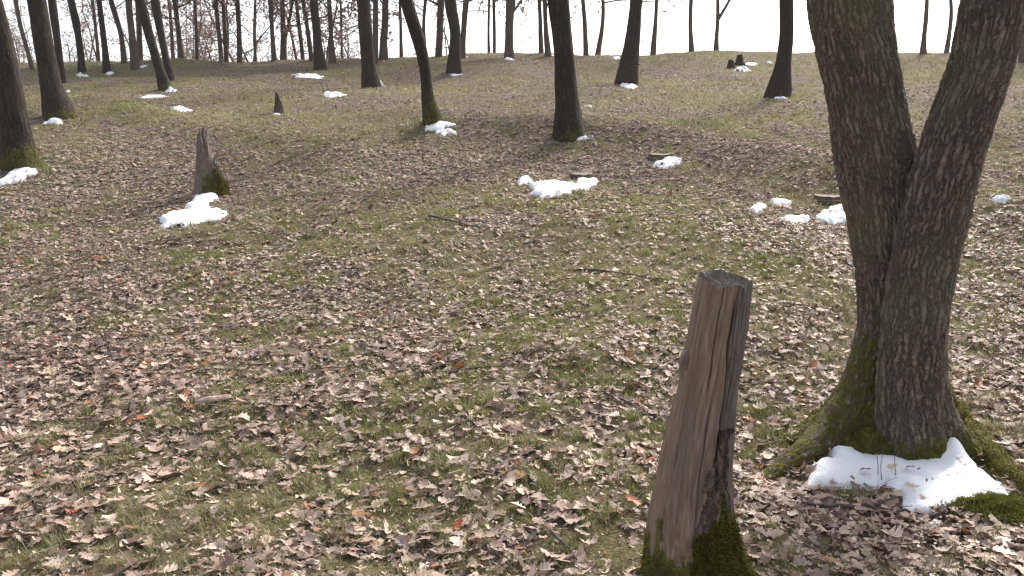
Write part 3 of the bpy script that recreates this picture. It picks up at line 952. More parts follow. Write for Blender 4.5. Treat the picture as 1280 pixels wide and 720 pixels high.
post_ol = [(349, 874, 938), (409, 862, 932), (450, 855, 927), (481, 848, 922), (514, 840, 918), (559, 829, 915), (598, 821, 912), (631, 814, 914), (664, 808, 918),
           (698, 806, 928), (722, 804, 940), (745, 802, 950)]
NP_ = 240
V, rest, P, r, s = stem(post_ol, PY, NP_, 250, 77, below=0.15, rough=0.03, extra=post_shape, flat=0.9)
ax = (P[-1] - P[-60]); ax /= np.linalg.norm(ax)
# slanted, weathered top: follow a plane tipped towards the viewer, then a hollowed end-grain cap
topw = sstep(len(s) - 30, len(s) - 1, np.arange(len(s)))[:, None]
dy = (V[..., 1] - P[:, None, 1]); dx = (V[..., 0] - P[:, None, 0])
aa = np.arange(NP_) / NP_ * 2 * np.pi
edge = 0.012 * fbm(np.cos(aa) * 2.2, np.sin(aa) * 2.2, seed=60, octs=4)[None]
V[..., 2] += topw * (0.27 * dy - 0.04 * dx + edge)
hh = V[..., 2] - pfoot[2]
A_ = np.repeat(aa[None], len(s), 0)
lim = 0.17 + 0.15 * np.exp(-(angd(A_, 5.25) / 0.6) ** 2) + 0.13 * fbm(A_ * 4, hh * 6, seed=61, octs=4)
mz = 1.0 - sstep(lim - 0.12, lim + 0.12, hh)
mz = mz * 1.1
rings = [V.reshape(-1, 3)]
Qs = [grid_quads(len(s), NP_)]
rr_ = [rest.reshape(-1, 3)]
mm_ = [mz.ravel()]
nb = len(s) * NP_
last = V[-1]
cen = last.mean(0)
base_idx = (len(s) - 1) * NP_
for q, f in enumerate((0.97, 0.88, 0.72, 0.5, 0.25, 0.05)):
    ring = cen + (last - cen) * f
    ang_ = aa
    ring[:, 2] += -0.020 * (1 - f) - 0.014 * (f < 0.9) + 0.008 * fbm(np.cos(ang_) * 6 * f + 3, np.sin(ang_) * 6 * f, seed=66, octs=3) - 0.02 * np.exp(-(angd(ang_, 4.9 + 0.3 * f) / 0.18) ** 2) * f
    rings.append(ring)
    i0 = base_idx if q == 0 else nb + (q - 1) * NP_
    i1 = nb + q * NP_
    j = np.arange(NP_); j2 = (j + 1) % NP_
    Qs.append(np.stack([i0 + j, i0 + j2, i1 + j2, i1 + j], -1))
    e = (ring - cen) * np.array([1, 1, 8.0]); rr_.append(e); mm_.append(np.zeros(NP_))
Vp = np.concatenate(rings) - pfoot
we_ = sstep(4.85, 5.1, A_ + 0.10 * fbm(hh * 6, hh * 0, seed=54, octs=4)) * 0.9 + 0.45 * sstep(0.0, 0.5, fbm(A_ * 3, hh * 2.0, seed=57, octs=4))
we_ = np.clip(np.maximum(we_, 0.9 * sstep(0.0, 0.06, hh - HK - 0.30)), 0, 1) if False else np.clip(we_, 0, 1)
we_ = np.concatenate([we_.ravel(), np.full(6 * NP_, 0.9)])
me = mesh_np('weathered_wood', Vp, np.concatenate(Qs), None, {'rest': ('FLOAT_VECTOR', np.concatenate(rr_)), 'moss': ('FLOAT', np.concatenate(mm_)), 'weathered': ('FLOAT', we_)})
pw = link('weathered_wood', me, M_POST, post)
# bark left clinging on the lower right
sel_s = np.nonzero((hh.mean(1) > -0.02) & (hh.mean(1) < 0.62))[0]
sel_a = np.nonzero(np.abs(angd(aa, 5.25)) < 0.75)[0]
sub = V[np.ix_(sel_s, sel_a)]
cenl = P[sel_s][:, None]
outw = sub - cenl; outw[..., 2] = 0; outw /= np.linalg.norm(outw, axis=-1, keepdims=True)
Ab, Hb = A_[np.ix_(sel_s, sel_a)], hh[np.ix_(sel_s, sel_a)]
wdt = 0.80 - 0.90 * np.clip(Hb, 0, 1) + 0.13 * fbm(Ab * 4, Hb * 9, seed=71, octs=3)
inside = wdt - np.abs(angd(Ab, 5.12 + 0.25 * Hb))
th = 0.020 * sstep(0, 0.10, inside) + 0.010 * fbm(Ab * 11, Hb * 6, seed=72, octs=3)
bV = sub + outw * np.where(inside > 0, th, -0.03)[..., None]
me = mesh_np('bark', (bV - pfoot).reshape(-1, 3), grid_quads(len(sel_s), len(sel_a), False), None,
             {'rest': ('FLOAT_VECTOR', rest[np.ix_(sel_s, sel_a)].reshape(-1, 3)), 'moss': ('FLOAT', mz[np.ix_(sel_s, sel_a)].ravel())})
pb = tag(link('bark', me, M_BARK_POST, post), 'cracked grey bark clinging to the lower right side')
fV, fT, fC, fn = [], [], [], 0
for o_, cnt in ((pw, 14000), (pb, 16000)):
    P_, N_ = mesh_fuzz(o_.data, cnt, 8, 0.6, 0.35)
    v, t, c = fuzz(P_, N_, 8, (0.006, 0.016), 0.0013)
    fV.append(v); fT.append(t + fn); fC.append(c); fn += len(v)
tag(link('moss', mesh_np('moss', np.concatenate(fV), None, np.concatenate(fT), {'col': ('FLOAT_COLOR', np.concatenate(fC))}), M_MOSS, post), kind='stuff')


# ------------------------------------------------------------------ stumps
def jagged_stump(px, py, wpx, hpx, label, peak_a, tail, moss, lean=0.0, name='broken_stump', width=0.55, prof=None, mat=None):
    p = G(px, py)
    sc = np.linalg.norm(p - CAM) / F
    rad, hgt = wpx / 2 * sc, hpx * sc
    p = p + np.array([0, rad, 0]); p[2] = float(H(p[0], p[1]))
    o = empty(name, p); tag(o, label, 'stump')
    n, m = 64, 46
    a = np.arange(n) / n * 2 * np.pi
    d = np.abs(angd(a, peak_a))
    top = tail + (1 - tail) * np.exp(-(d / width) ** 1.6) + 0.05 * fbm(np.cos(a) * 5, np.sin(a) * 5, seed=int(px), octs=3)
    if prof:
        top = np.interp(np.cos(a), prof[0], prof[1]) + 0.10 * fbm(np.cos(a) * 5, np.sin(a) * 5, seed=int(px), octs=4) * 0.55
    Vv, mo, rs = [], [], []
    for i in range(m):
        t = i / (m - 1)
        z = -0.1 + (hgt * top + 0.1) * t
        rr = rad * (0.72 + (0.26 if prof else 0.45) * np.exp(-np.clip(z, 0, None) / (0.18 * hgt + 0.02)) - 0.18 * np.clip(z / hgt, 0, 1) + (0.07 * fbm(a * 7, z * 2.5, seed=3, octs=3) if prof else 0)) * (1 + 0.10 * fbm(np.cos(a) * 2, np.sin(a) * 2, z * 3, seed=5 + int(px), octs=3))
        cx = math.cos(peak_a) * 0.0 + lean * z
        Vv.append(np.stack([np.cos(a) * rr + cx, np.sin(a) * rr, z], -1))
        mo.append(moss * (0.5 + 0.6 * np.cos(angd(a, -0.4))) * (1 - np.clip(z / (hgt * 0.75), 0, 1)))
        rs.append(np.stack([np.cos(a) * rr, np.sin(a) * rr, z], -1))
    for f in (0.8, 0.5, 0.2):                                 # torn inside
        base = Vv[m - 1]
        c = base.mean(0) * np.array([0.3, 0.3, 0]) + np.array([lean * 0.3, 0, hgt * tail * 0.6])
        Vv.append(c + (base - c) * np.array([f, f, f ** 1.5])); mo.append(np.zeros(n)); rs.append(Vv[-1])
    V_ = np.concatenate(Vv)
    me = mesh_np('dead_wood', V_, grid_quads(len(Vv), n), None, {'rest': ('FLOAT_VECTOR', np.concatenate(rs)), 'moss': ('FLOAT', np.concatenate(mo))})
    w = link('dead_wood', me, mat or M_GREYWOOD, o)
    if moss > 0.8:
        P_, N_ = mesh_fuzz(me, 5000, 2, 0.5)
        v, t, c = fuzz(P_, N_, 2, (0.01, 0.025), 0.003)
        tag(link('moss', mesh_np('moss', v, None, t, {'col': ('FLOAT_COLOR', c)}), M_MOSS, o), kind='stuff')
    return o


jagged_stump(257, 249, 44, 78, 'tall pointed broken stump with moss on its right side, left half of the photo', 3.3, 0.26, 1.0, 0.0, prof=([-1, -.8, -.55, -.3, .1, .5, .8, 1], [.85, 1.0, .95, .66, .56, .44, .30, .16]))
jagged_stump(347, 142, 13, 25, 'small pointed dark stump on the upper slope, left of the middle', 3.0, 0.45, 0.4, 0.0, prof=([-1, -.7, -.3, .1, .5, 1], [.7, 1.0, .9, .7, .6, .3]), mat=M_BARK_POST)
jagged_stump(915, 86, 11, 11, 'left of two dark stumps beside snow on the upper right slope', 2.0, 0.8, 0.0, 0.0, width=1.2, mat=M_BARK)
jagged_stump(926, 82, 12, 12, 'right of two dark stumps beside snow on the upper right slope', 1.0, 0.85, 0.0, 0.0, width=1.2, mat=M_BARK)
jagged_stump(275, 81, 7, 9, 'tiny dark stump at the foot of the skyline twin trunks', 1.0, 0.6, 0.0, 0.0, width=1.0)


def cut_stump(px, py, wpx, hpx, label, tilt=(0.0, -0.12)):
    p = G(px, py)
    sc = np.linalg.norm(p - CAM) / F
    rad, hgt = wpx / 2 * sc, hpx * sc
    p = p + np.array([0, rad * 0.8, 0]); p[2] = float(H(p[0], p[1])) - 0.045
    o = empty('tree_stump', p); tag(o, label, 'stump')
    n = 48
    a = np.arange(n) / n * 2 * np.pi
    Vv = []
    wob = 1 + 0.09 * fbm(np.cos(a) * 2, np.sin(a) * 2, seed=int(px), octs=3)
    for t in np.linspace(-0.6, 1, 12):
        rr = rad * wob * (1 + 0.35 * math.exp(-max(t, 0) * 4))
        Vv.append(np.stack([np.cos(a) * rr, np.sin(a) * rr, hgt * t + (tilt[0] * np.cos(a) + tilt[1] * -np.sin(a)) * rad * max(t, 0)], -1))
    V_ = np.concatenate(Vv)
    me = mesh_np('bark', V_, grid_quads(12, n), None, {'rest': ('FLOAT_VECTOR', V_), 'moss': ('FLOAT', np.zeros(len(V_)))})
    link('bark', me, M_BARK_POST, o)
    top = Vv[-1]; c = top.mean(0)
    T_ = np.concatenate([c + (top - c) * f + np.array([0, 0, 0.004 + 0.004 * (f < .95)]) for f in (0.985, 0.9, 0.6, 0.3, 0.02)])
    T_[:, 2] += 0.005 * fbm(T_[:, 0] * 25, T_[:, 1] * 25, seed=9, octs=2)
    link('cut_face', mesh_np('cut_face', T_, grid_quads(5, n), None, {'rest': ('FLOAT_VECTOR', T_)}), M_CUT, o)
    return o


cut_stump(728, 225, 28, 9, 'low sawn stump with pale top directly behind the wide middle snow patch')
cut_stump(826, 198, 26, 6, 'low sawn stump behind the small snow patch right of the middle')
cut_stump(1040, 252, 34, 6, 'low sawn stump by the snow close left of the forked oak')


# ------------------------------------------------------------------ snow
SNOW = []       # polygons in ground coordinates, to keep leaves off


def snow_mesh(poly, thick, label, soft, group='patches of old snow', seed=1, n=66, peaks=()):
    poly = np.array(poly)
    c = poly.mean(0)
    lo, hi = poly.min(0), poly.max(0)
    pad = 0.12 * (hi - lo).max() + 0.02
    gx = np.linspace(lo[0] - pad, hi[0] + pad, n); gy = np.linspace(lo[1] - pad, hi[1] + pad, n)
    Xg, Yy = np.meshgrid(gx, gy)
    sz = (hi - lo).max()
    x = Xg + 0.045 * sz * fbm(Xg * 9 / sz, Yy * 9 / sz, seed=seed, octs=4)
    y = Yy + 0.045 * sz * fbm(Xg * 9 / sz + 40, Yy * 9 / sz, seed=seed + 5, octs=4)
    x = x + 0.034 * fbm(Xg * 13, Yy * 13, seed=seed + 7, octs=3); y = y + 0.040 * fbm(Xg * 13 + 31, Yy * 13, seed=seed + 8, octs=3)
    dd = polydist(x, y, np.concatenate([poly, poly[:1]]))
    ins = np.zeros(x.shape, bool)
    k = len(poly)
    for i in range(k):
        (x1, y1), (x2, y2) = poly[i], poly[(i + 1) % k]
        cond = ((y1 > y) != (y2 > y)) & (x < (x2 - x1) * (y - y1) / (y2 - y1 + 1e-12) + x1)
        ins ^= cond
    s_ = np.where(ins, dd, -dd)
    s_ = s_ - 0.16 * soft * np.clip(fbm(Xg * 16, Yy * 16, seed=seed + 11, octs=3) - 0.25, 0, 1) * 4
    h = np.where(s_ > 0, thick * (1 - (1 - np.clip(s_ / (1.6 * soft), 0, 1)) ** 2) * (1 + 0.7 * fbm(Xg * 6, Yy * 6, seed=seed + 3, octs=4)) + 0.010 * np.clip(s_ / 0.02, 0, 1),
                 s_ * 1.5)
    for (qx, qy, qh, qs) in peaks:
        h = h + np.where(s_ > 0, qh * np.exp(-((Xg - qx) ** 2 + (Yy - qy) ** 2) / qs ** 2), 0)
    Zg = H(Xg, Yy) + h
    keep = s_ > -(hi - lo).max() / n * 2.2
    idx = np.arange(n * n).reshape(n, n)
    kq = keep[:-1, :-1] & keep[1:, :-1] & keep[:-1, 1:] & keep[1:, 1:]
    q = np.stack([idx[:-1, :-1], idx[:-1, 1:], idx[1:, 1:], idx[1:, :-1]], -1)[kq]
    used = np.unique(q)
    remap = np.full(n * n, -1); remap[used] = np.arange(len(used))
    z0 = float(H(c[0], c[1]))
    V_ = np.stack([Xg, Yy, Zg], -1).reshape(-1, 3)[used] - np.array([c[0], c[1], z0])
    o = link('snow_patch', mesh_np('snow_patch', V_, remap[q]), M_SNOW, None, (c[0], c[1], z0))
    tag(o, label, 'snow', group)
    SNOW.append((poly, lo - 0.05, hi + 0.05))
    return o


def crop_poly(pts, ox, oy, s):
    return [(ox + x / s, oy + y / s) for x, y in pts]


def snow_px(pts, thick, label, soft, seed, lift=0.0, peaks=()):
    W = [G(x, y + lift)[:2] for x, y in pts]
    return snow_mesh(W, thick, label, soft, seed=seed, peaks=[(*G(x, y)[:2], h_, w_) for x, y, h_, w_ in peaks])


snow_px(crop_poly([(88, 490), (130, 425), (175, 384), (205, 388), (230, 400), (290, 400), (400, 404), (435, 395), (455, 345), (470, 360), (500, 410), (560, 455), (605, 500), (612, 518),
                   (540, 524), (470, 545), (425, 548), (415, 570), (385, 560), (340, 560), (325, 545), (330, 520), (300, 494), (265, 492), (225, 492), (170, 488)], 960, 360, 2),
        0.026, 'large snow patch spread in front of the forked oak', 0.06, 1, 6, ((1190, 576, 0.085, 0.06), (1050, 574, 0.035, 0.08), (1150, 610, 0.015, 0.12)))
snow_px(crop_poly([(785, 490), (800, 460), (850, 425), (905, 428), (925, 385), (985, 328), (1030, 330), (1085, 350), (1062, 378), (1030, 402), (1075, 418), (1130, 430), (1105, 462), (1010, 470), (930, 490), (850, 490), (810, 502)], 0, 160, 4),
        0.045, 'ragged snow patch at the foot of the tall pointed stump', 0.05, 2, 1)
snow_px(crop_poly([(-30, 290), (10, 255), (60, 205), (110, 205), (150, 200), (188, 215), (180, 230), (125, 235), (110, 260), (15, 278)], 0, 160, 4),
        0.045, 'snow in front of the mossy trunk at the left edge', 0.05, 3, 2)
snow_px(crop_poly([(235, 300), (290, 285), (350, 278), (420, 292), (480, 278), (490, 258), (545, 260), (575, 250), (605, 285), (560, 298), (480, 312), (420, 336), (350, 346), (300, 352), (260, 330)], 600, 160, 4),
        0.045, 'wide snow patch in the middle, in front of the pale sawn stump', 0.05, 4)
snow_px(crop_poly([(172, 270), (200, 253), (250, 249), (266, 265), (230, 286), (190, 290)], 600, 160, 4), 0.035, 'small snow scrap at the left end of the wide middle patch', 0.06, 5)
snow_px(crop_poly([(865, 185), (900, 165), (930, 150), (985, 150), (1010, 175), (960, 195), (935, 208), (890, 202)], 600, 160, 4), 0.045, 'small bright snow patch in front of the stump right of the middle', 0.08, 6)
snow_px(crop_poly([(403, 70), (470, 46), (500, 48), (545, 40), (572, 36), (560, 52), (500, 64), (450, 74), (410, 80)], 600, 160, 4), 0.04, 'thin strip of snow at the foot of the thickest middle trunk', 0.07, 7)
snow_px(crop_poly([(62, 225), (90, 205), (137, 198), (130, 222), (95, 238)], 920, 200, 3.556), 0.035, 'leftmost snow scrap of the row left of the oak', 0.06, 8)
snow_px(crop_poly([(140, 192), (200, 176), (252, 190), (240, 208), (180, 208)], 920, 200, 3.556), 0.035, 'snow scrap behind the others in the row left of the oak', 0.06, 9)
snow_px(crop_poly([(188, 272), (215, 255), (310, 243), (332, 265), (320, 282), (240, 284)], 920, 200, 3.556), 0.04, 'low snow scrap in the row left of the oak, next to the largest', 0.07, 10)
snow_px(crop_poly([(345, 265), (370, 240), (420, 215), (480, 192), (520, 200), (525, 285), (400, 286)], 920, 200, 3.556), 0.05, 'largest snow piece of the row, touching the left side of the oak', 0.09, 11)
snow_px(crop_poly([(1120, 187), (1165, 163), (1220, 178), (1190, 193)], 920, 200, 3.556), 0.035, 'small snow scrap right of the oak trunks', 0.05, 12)
snow_px([(1160, 648), (1172, 646), (1170, 655), (1158, 656)], 0.02, 'crumb of snow in front of the large oak patch', 0.03, 13)


def snow_small(cx, cy, w, h, label, seed):
    p = G(cx, cy + h * 0.35)
    Y = p[1]
    sc = Y / F
    ww = w * sc / 2
    heap = 'heap' in label or 'lump' in label
    thick = min((0.75 if heap else 0.35) * h * sc, 0.30 if heap else 0.09)
    dp = float(np.clip(0.36 * h * Y * Y / (2.2 * F), 0.10, 1.1 * ww))
    r_ = random.Random(seed * 7)
    pts = []
    for k in range(14):
        a = k / 14 * 2 * math.pi
        q = 1 + r_.uniform(-.5, .35)
        pts.append((p[0] + math.cos(a) * ww * q, p[1] + 0.15 + math.sin(a) * dp * q))
    return snow_mesh(pts, thick, label, (0.9 if heap else 0.45) * min(ww, dp), seed=seed + 60, n=34)


for i, a in enumerate([
    (62, 152, 30, 9, 'snow at the foot of the second large trunk from the left'),
    (100, 93, 14, 7, 'snow heap under the leaning trunk near the left skyline'),
    (134, 92, 11, 6, 'snow at the foot of the dark trunk right of the leaning one, left skyline'),
    (212, 112, 17, 10, 'snow heap against the leaning trunk of the crossing pair'),
    (190, 121, 28, 5, 'faint snow smear left of the crossing pair'),
    (225, 136, 34, 10, 'lone snow patch on the slope below the crossing pair'),
    (386, 93, 46, 7, 'long strip of snow left of an upright dark trunk'),
    (413, 117, 28, 10, 'broken snow patch on the slope between two middle trunks'),
    (469, 103, 22, 17, 'bright snow heap piled against the right foot of an upright trunk'),
    (549, 158, 37, 10, 'snow right in front of the curved leaning trunk'),
    (556, 168, 24, 6, 'lower small snow strip below the curved leaning trunk'),
    (569, 93, 14, 4, 'thin snow strip at the foot of the kinked trunk'),
    (637, 74, 13, 4, 'snow at the foot of the sturdy forking skyline tree'),
    (478, 75, 9, 4, 'small snow spot under the broad greyish skyline tree'),
    (580, 71, 9, 4, 'small snow spot at the trunk close right of the kinked one'),
    (786, 107, 25, 8, 'snow in front of the right-leaning tapering trunk'),
    (771, 73, 12, 3, 'tiny snow spot on the crest left of the tapering trunk'),
    (927, 86, 22, 10, 'snow heap in front of the two dark stumps'),
    (941, 80, 17, 4, 'thin snow strip right of the two dark stumps'),
    (737, 132, 11, 6, 'small snow lump right of the thickest middle trunk'),
    (979, 122, 16, 4, 'thin snow at the foot of the trunk left of the oak'),
    (690, 69, 8, 3, 'tiny snow spot on the crest behind the thickest middle trunk'),
    (1139, 150, 12, 6, 'small snow lump seen through the fork of the oak'),
    (345, 143, 10, 5, 'small snow spot at the small pointed dark stump'),
    (963, 78, 8, 4, 'tiny snow spot left of the trunk beside the oak'),
    (176, 84, 12, 4, 'snow on the crest under the close trunks at left'),
    (82, 114, 5, 5, 'snow speck right of the second large trunk'),
]):
    snow_small(*a, seed=i + 1)


def in_snow(x, y, shrink=0.0):
    r_ = np.zeros(len(x), bool)
    for poly, lo, hi in SNOW:
        m = (x > lo[0]) & (x < hi[0]) & (y > lo[1]) & (y < hi[1])
        if not m.any(): continue
        xi = x[m] + 0.035 * fbm(x[m] * 14, y[m] * 14, seed=70, octs=2); yi = y[m] + 0.05 * fbm(x[m] * 14, y[m] * 14, seed=71, octs=2)
        ins = np.zeros(len(xi), bool)
        k = len(poly)
        for i in range(k):
            (x1, y1), (x2, y2) = poly[i], poly[(i + 1) % k]
            ins ^= ((y1 > yi) != (y2 > yi)) & (xi < (x2 - x1) * (yi - y1) / (y2 - y1 + 1e-12) + x1)
        r_[m] |= ins
    return r_


# ------------------------------------------------------------------ fallen leaves
def leaf_template(kind):
    """oak leaf along +Y, midrib + lobed margins; returns t (along), w (across), triangles"""
    if kind == 'fine':
        w = [0.03, 0.20, 0.10, 0.33, 0.17, 0.37, 0.20, 0.24, 0.02]
        t = [0.0, 0.20, 0.28, 0.50, 0.56, 0.75, 0.81, 0.93, 1.0]
    elif kind == 'mid':
        w = [0.03, 0.26, 0.13, 0.36, 0.20, 0.02]
        t = [0.0, 0.28, 0.38, 0.66, 0.76, 1.0]
    elif kind in ('flat', 'far'):
        w = [0.04, 0.24, 0.12, 0.36, 0.20, 0.04] if kind == 'flat' else [0.06, 0.32, 0.06]
        t = [0.0, 0.28, 0.38, 0.62, 0.72, 1.0] if kind == 'flat' else [0.0, 0.6, 1.0]
        n = len(t)
        tr = [q for i in range(n - 1) for q in ((i, n + i, n + i + 1), (i, n + i + 1, i + 1))]
        return np.array(t + t), np.concatenate([-np.array(w), np.array(w)]), np.array(tr)
    else:
        return np.array([0.0, 0.25, 0.55, 1.0, 0.75, 0.35]), np.array([0.05, -0.38, -0.12, 0.06, 0.36, 0.18]), np.array([(0, 5, 1), (1, 5, 2), (2, 5, 4), (2, 4, 3)])
    t, w = np.array(t), np.array(w)
    n = len(t)
    tt = np.concatenate([t, t, t]); ww = np.concatenate([np.zeros(n), -w, w])
    tris = []
    for i in range(n - 1):
        a, b, l, l2, r, r2 = i, i + 1, n + i, n + i + 1, 2 * n + i, 2 * n + i + 1
        tris += [(a, b, l2), (a, l2, l), (a, r, r2), (a, r2, b)]
    return tt, ww, np.array(tris)


PAL = np.array([(0.33, 0.250, 0.205), (0.40, 0.315, 0.265), (0.25, 0.185, 0.155), (0.52, 0.435, 0.375), (0.17, 0.118, 0.095),
                (0.28, 0.225, 0.205), (0.36, 0.265, 0.235), (0.23, 0.120, 0.065), (0.27, 0.085, 0.035), (0.12, 0.085, 0.070), (0.45, 0.37, 0.27)])
PALP = np.array([.16, .14, .17, .08, .16, .10, .08, .045, .008, .09, .03]); PALP /= PALP.sum()


def leaf_batch(x, y, kind, size, g_, lift=0.02, tilt=0.32):
    n = len(x)
    tt, ww, tr = leaf_template(kind)
    L_ = size * g_.uniform(0.5, 1.25, n)[:, None]
    wf = g_.uniform(0.75, 1.1, (n, 1))
    asym = 1 + 0.25 * g_.normal(size=(n, 1)) * np.sign(ww)[None]
    c1 = g_.normal(0.15, 0.40, (n, 1)); c2 = g_.normal(0.3, 0.9, (n, 1)); tw = g_.normal(0, .6, (n, 1))
    T_ = tt[None] - 0.5
    W_ = ww[None] * wf * asym
    z = c1 * T_ ** 2 + c2 * W_ ** 2 + tw * T_ * W_ + 0.06 * np.sin(T_ * 14 + g_.uniform(0, 6, (n, 1))) * np.sign(ww)[None] * np.abs(W_)
    xl = W_ + 0.12 * g_.normal(size=(n, 1)) * T_ ** 2
    P = np.stack([xl * L_, T_ * L_, z * L_], -1)
    yaw = g_.uniform(0, 2 * np.pi, n)
    N = normals(x, y) + np.concatenate([g_.normal(0, tilt, (n, 2)), np.zeros((n, 1))], 1)
    N /= np.linalg.norm(N, axis=1, keepdims=True)
    U = np.stack([np.cos(yaw), np.sin(yaw), np.zeros(n)], -1)
    U -= N * (U * N).sum(1, keepdims=True); U /= np.linalg.norm(U, axis=1, keepdims=True)
    Wd = np.cross(N, U)
    base = np.stack([x, y, H(x, y) + g_.uniform(0.003, lift, n) + 0.045 * in_snow(x, y)], -1)
    V_ = base[:, None] + P[..., 0:1] * Wd[:, None] + P[..., 1:2] * U[:, None] + P[..., 2:3] * N[:, None]
    col = PAL[g_.choice(len(PAL), n, p=PALP)] * g_.uniform(.75, 1.25, (n, 1))
    col = col * np.array([1.36, 1.30, 1.22])
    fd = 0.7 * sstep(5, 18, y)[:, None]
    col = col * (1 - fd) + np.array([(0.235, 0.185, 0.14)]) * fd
    k = len(tt)
    tris = (np.arange(n)[:, None, None] * k + tr[None]).reshape(-1, 3)
    return V_, tris, np.repeat(col, k, 0), base


def scatter(y0, y1, dens, g_, power=1.0, margin=1.25, inv=False, snowp=0.0):
    """random ground points in the wedge in view between two distances, thinned by the leaf cover"""
    a0, a1 = (0.60 * y0 + margin), (0.60 * y1 + margin)
    area = (a0 + a1) * (y1 - y0)
    n = int(area * dens)
    y = g_.uniform(y0, y1, n * 2); x = g_.uniform(-a1, a1, n * 2)
    m = np.abs(x) < 0.60 * y + margin
    x, y = x[m], y[m]
    lf_ = leafy(x, y)
    p = (1 - lf_) if inv else lf_
    m = g_.random(len(x)) < np.clip(p, 0, 1) ** power
    x, y = x[m], y[m]
    if len(x) > n: x, y = x[:n], y[:n]
    m = ~in_snow(x, y) | (g_.random(len(x)) < snowp)
    # keep them out of the oak, the post
    m &= np.hypot(x - ofoot[0], y - ofoot[1]) > 0.30
    m &= np.hypot(x - pfoot[0], y - pfoot[1]) > 0.10
    return x[m], y[m]


g_ = np.random.default_rng(123)
LV, LT, LC, ln_ = [], [], [], 0
near_pool = None
for y0, y1, dens, kind, size, lift, tl_ in ((2.2, 6.0, 640, 'fine', 0.076, 0.030, .22), (6.0, 9.0, 540, 'mid', 0.068, 0.028, .25), (2.2, 6.0, 1250, 'bit', 0.030, 0.028, .45), (6.0, 9.0, 450, 'bit', 0.040, 0.028, .35),
                                       (9.0, 14.0, 270, 'flat', 0.074, 0.024, .20), (14.0, 22.0, 150, 'far', 0.078, 0.020, .17), (22.0, 43.0, 85, 'far', 0.085, 0.018, .14), (9.0, 16.0, 190, 'bit', 0.045, 0.024, .25)):
    x, y = scatter(y0, y1, dens, g_, 1.0 if kind != 'bit' else 0.6, snowp=0.03 if kind == 'bit' else 0.035)
    V_, t_, c_, b_ = leaf_batch(x, y, kind, size, g_, lift, tl_)
    if (y0, kind) == (9.0, 'flat'):
        LNEAR = (LV, LT, LC); LV, LT, LC, ln_ = [], [], [], 0
    LV.append(V_.reshape(-1, 3)); LT.append(t_ + ln_); LC.append(c_); ln_ += len(LV[-1])
LFAR = (LV, LT, LC)
LV, LT, LC = LNEAR
tag(link('matted_leaf_litter', mesh_np('matted_leaf_litter', np.concatenate(LFAR[0]), None, np.concatenate(LFAR[1]), {'col': ('FLOAT_COLOR', np.concatenate(LFAR[2]))}), M_LEAF_FAR, GROUND), kind='stuff')
litter = link('leaf_litter', mesh_np('leaf_litter', np.concatenate(LV), None, np.concatenate(LT), {'col': ('FLOAT_COLOR', np.concatenate(LC))}), M_LEAF, GROUND)
tag(litter, kind='stuff')
# the nearest and largest leaves, one by one
tt, ww, tr = leaf_template('fine')
variants = []
for k in range(36):
    gg = np.random.default_rng(500 + k)
    V_, t_, c_, b_ = leaf_batch(np.array([0.0]), np.array([-20.0]), 'fine', 0.105, gg, 0.031, 0.22)
    variants.append(mesh_np('oak_leaf', V_[0] - b_[0], None, t_, {'col': ('FLOAT_COLOR', c_)}))
gx = g_.uniform(-2.6, 2.9, 1600); gy = 2.6 + 2.6 * g_.random(1600) ** 1.2
ok = (np.abs(gx) < 0.585 * gy) & ~in_snow(gx, gy) & (np.hypot(gx - ofoot[0], gy - ofoot[1]) > 0.5) & (np.hypot(gx - pfoot[0], gy - pfoot[1]) > 0.16)
ok &= g_.random(1600) < leafy(gx, gy) + 0.15
gx, gy = gx[ok][:290], gy[ok][:290]
gz = H(gx, gy)
for i in range(len(gx)):
    o = link('oak_leaf', variants[i % 36], M_LEAF, GROUND, (gx[i], gy[i], gz[i] + 0.022))
    o.rotation_euler = (0.08, 0, random.uniform(0, 6.28))
for (px, py), v, s_ in (((1136, 594), 9, 0.8), ((1198, 588), 4, 0.7), ((1205, 592), 19, 0.6), ((1080, 597), 9, 1.0)):
    p = G(px, py + 8)
    o = link('oak_leaf', variants[v], M_LEAF, GROUND, (p[0], p[1], p[2] + 0.075))
    o.scale = (s_,) * 3

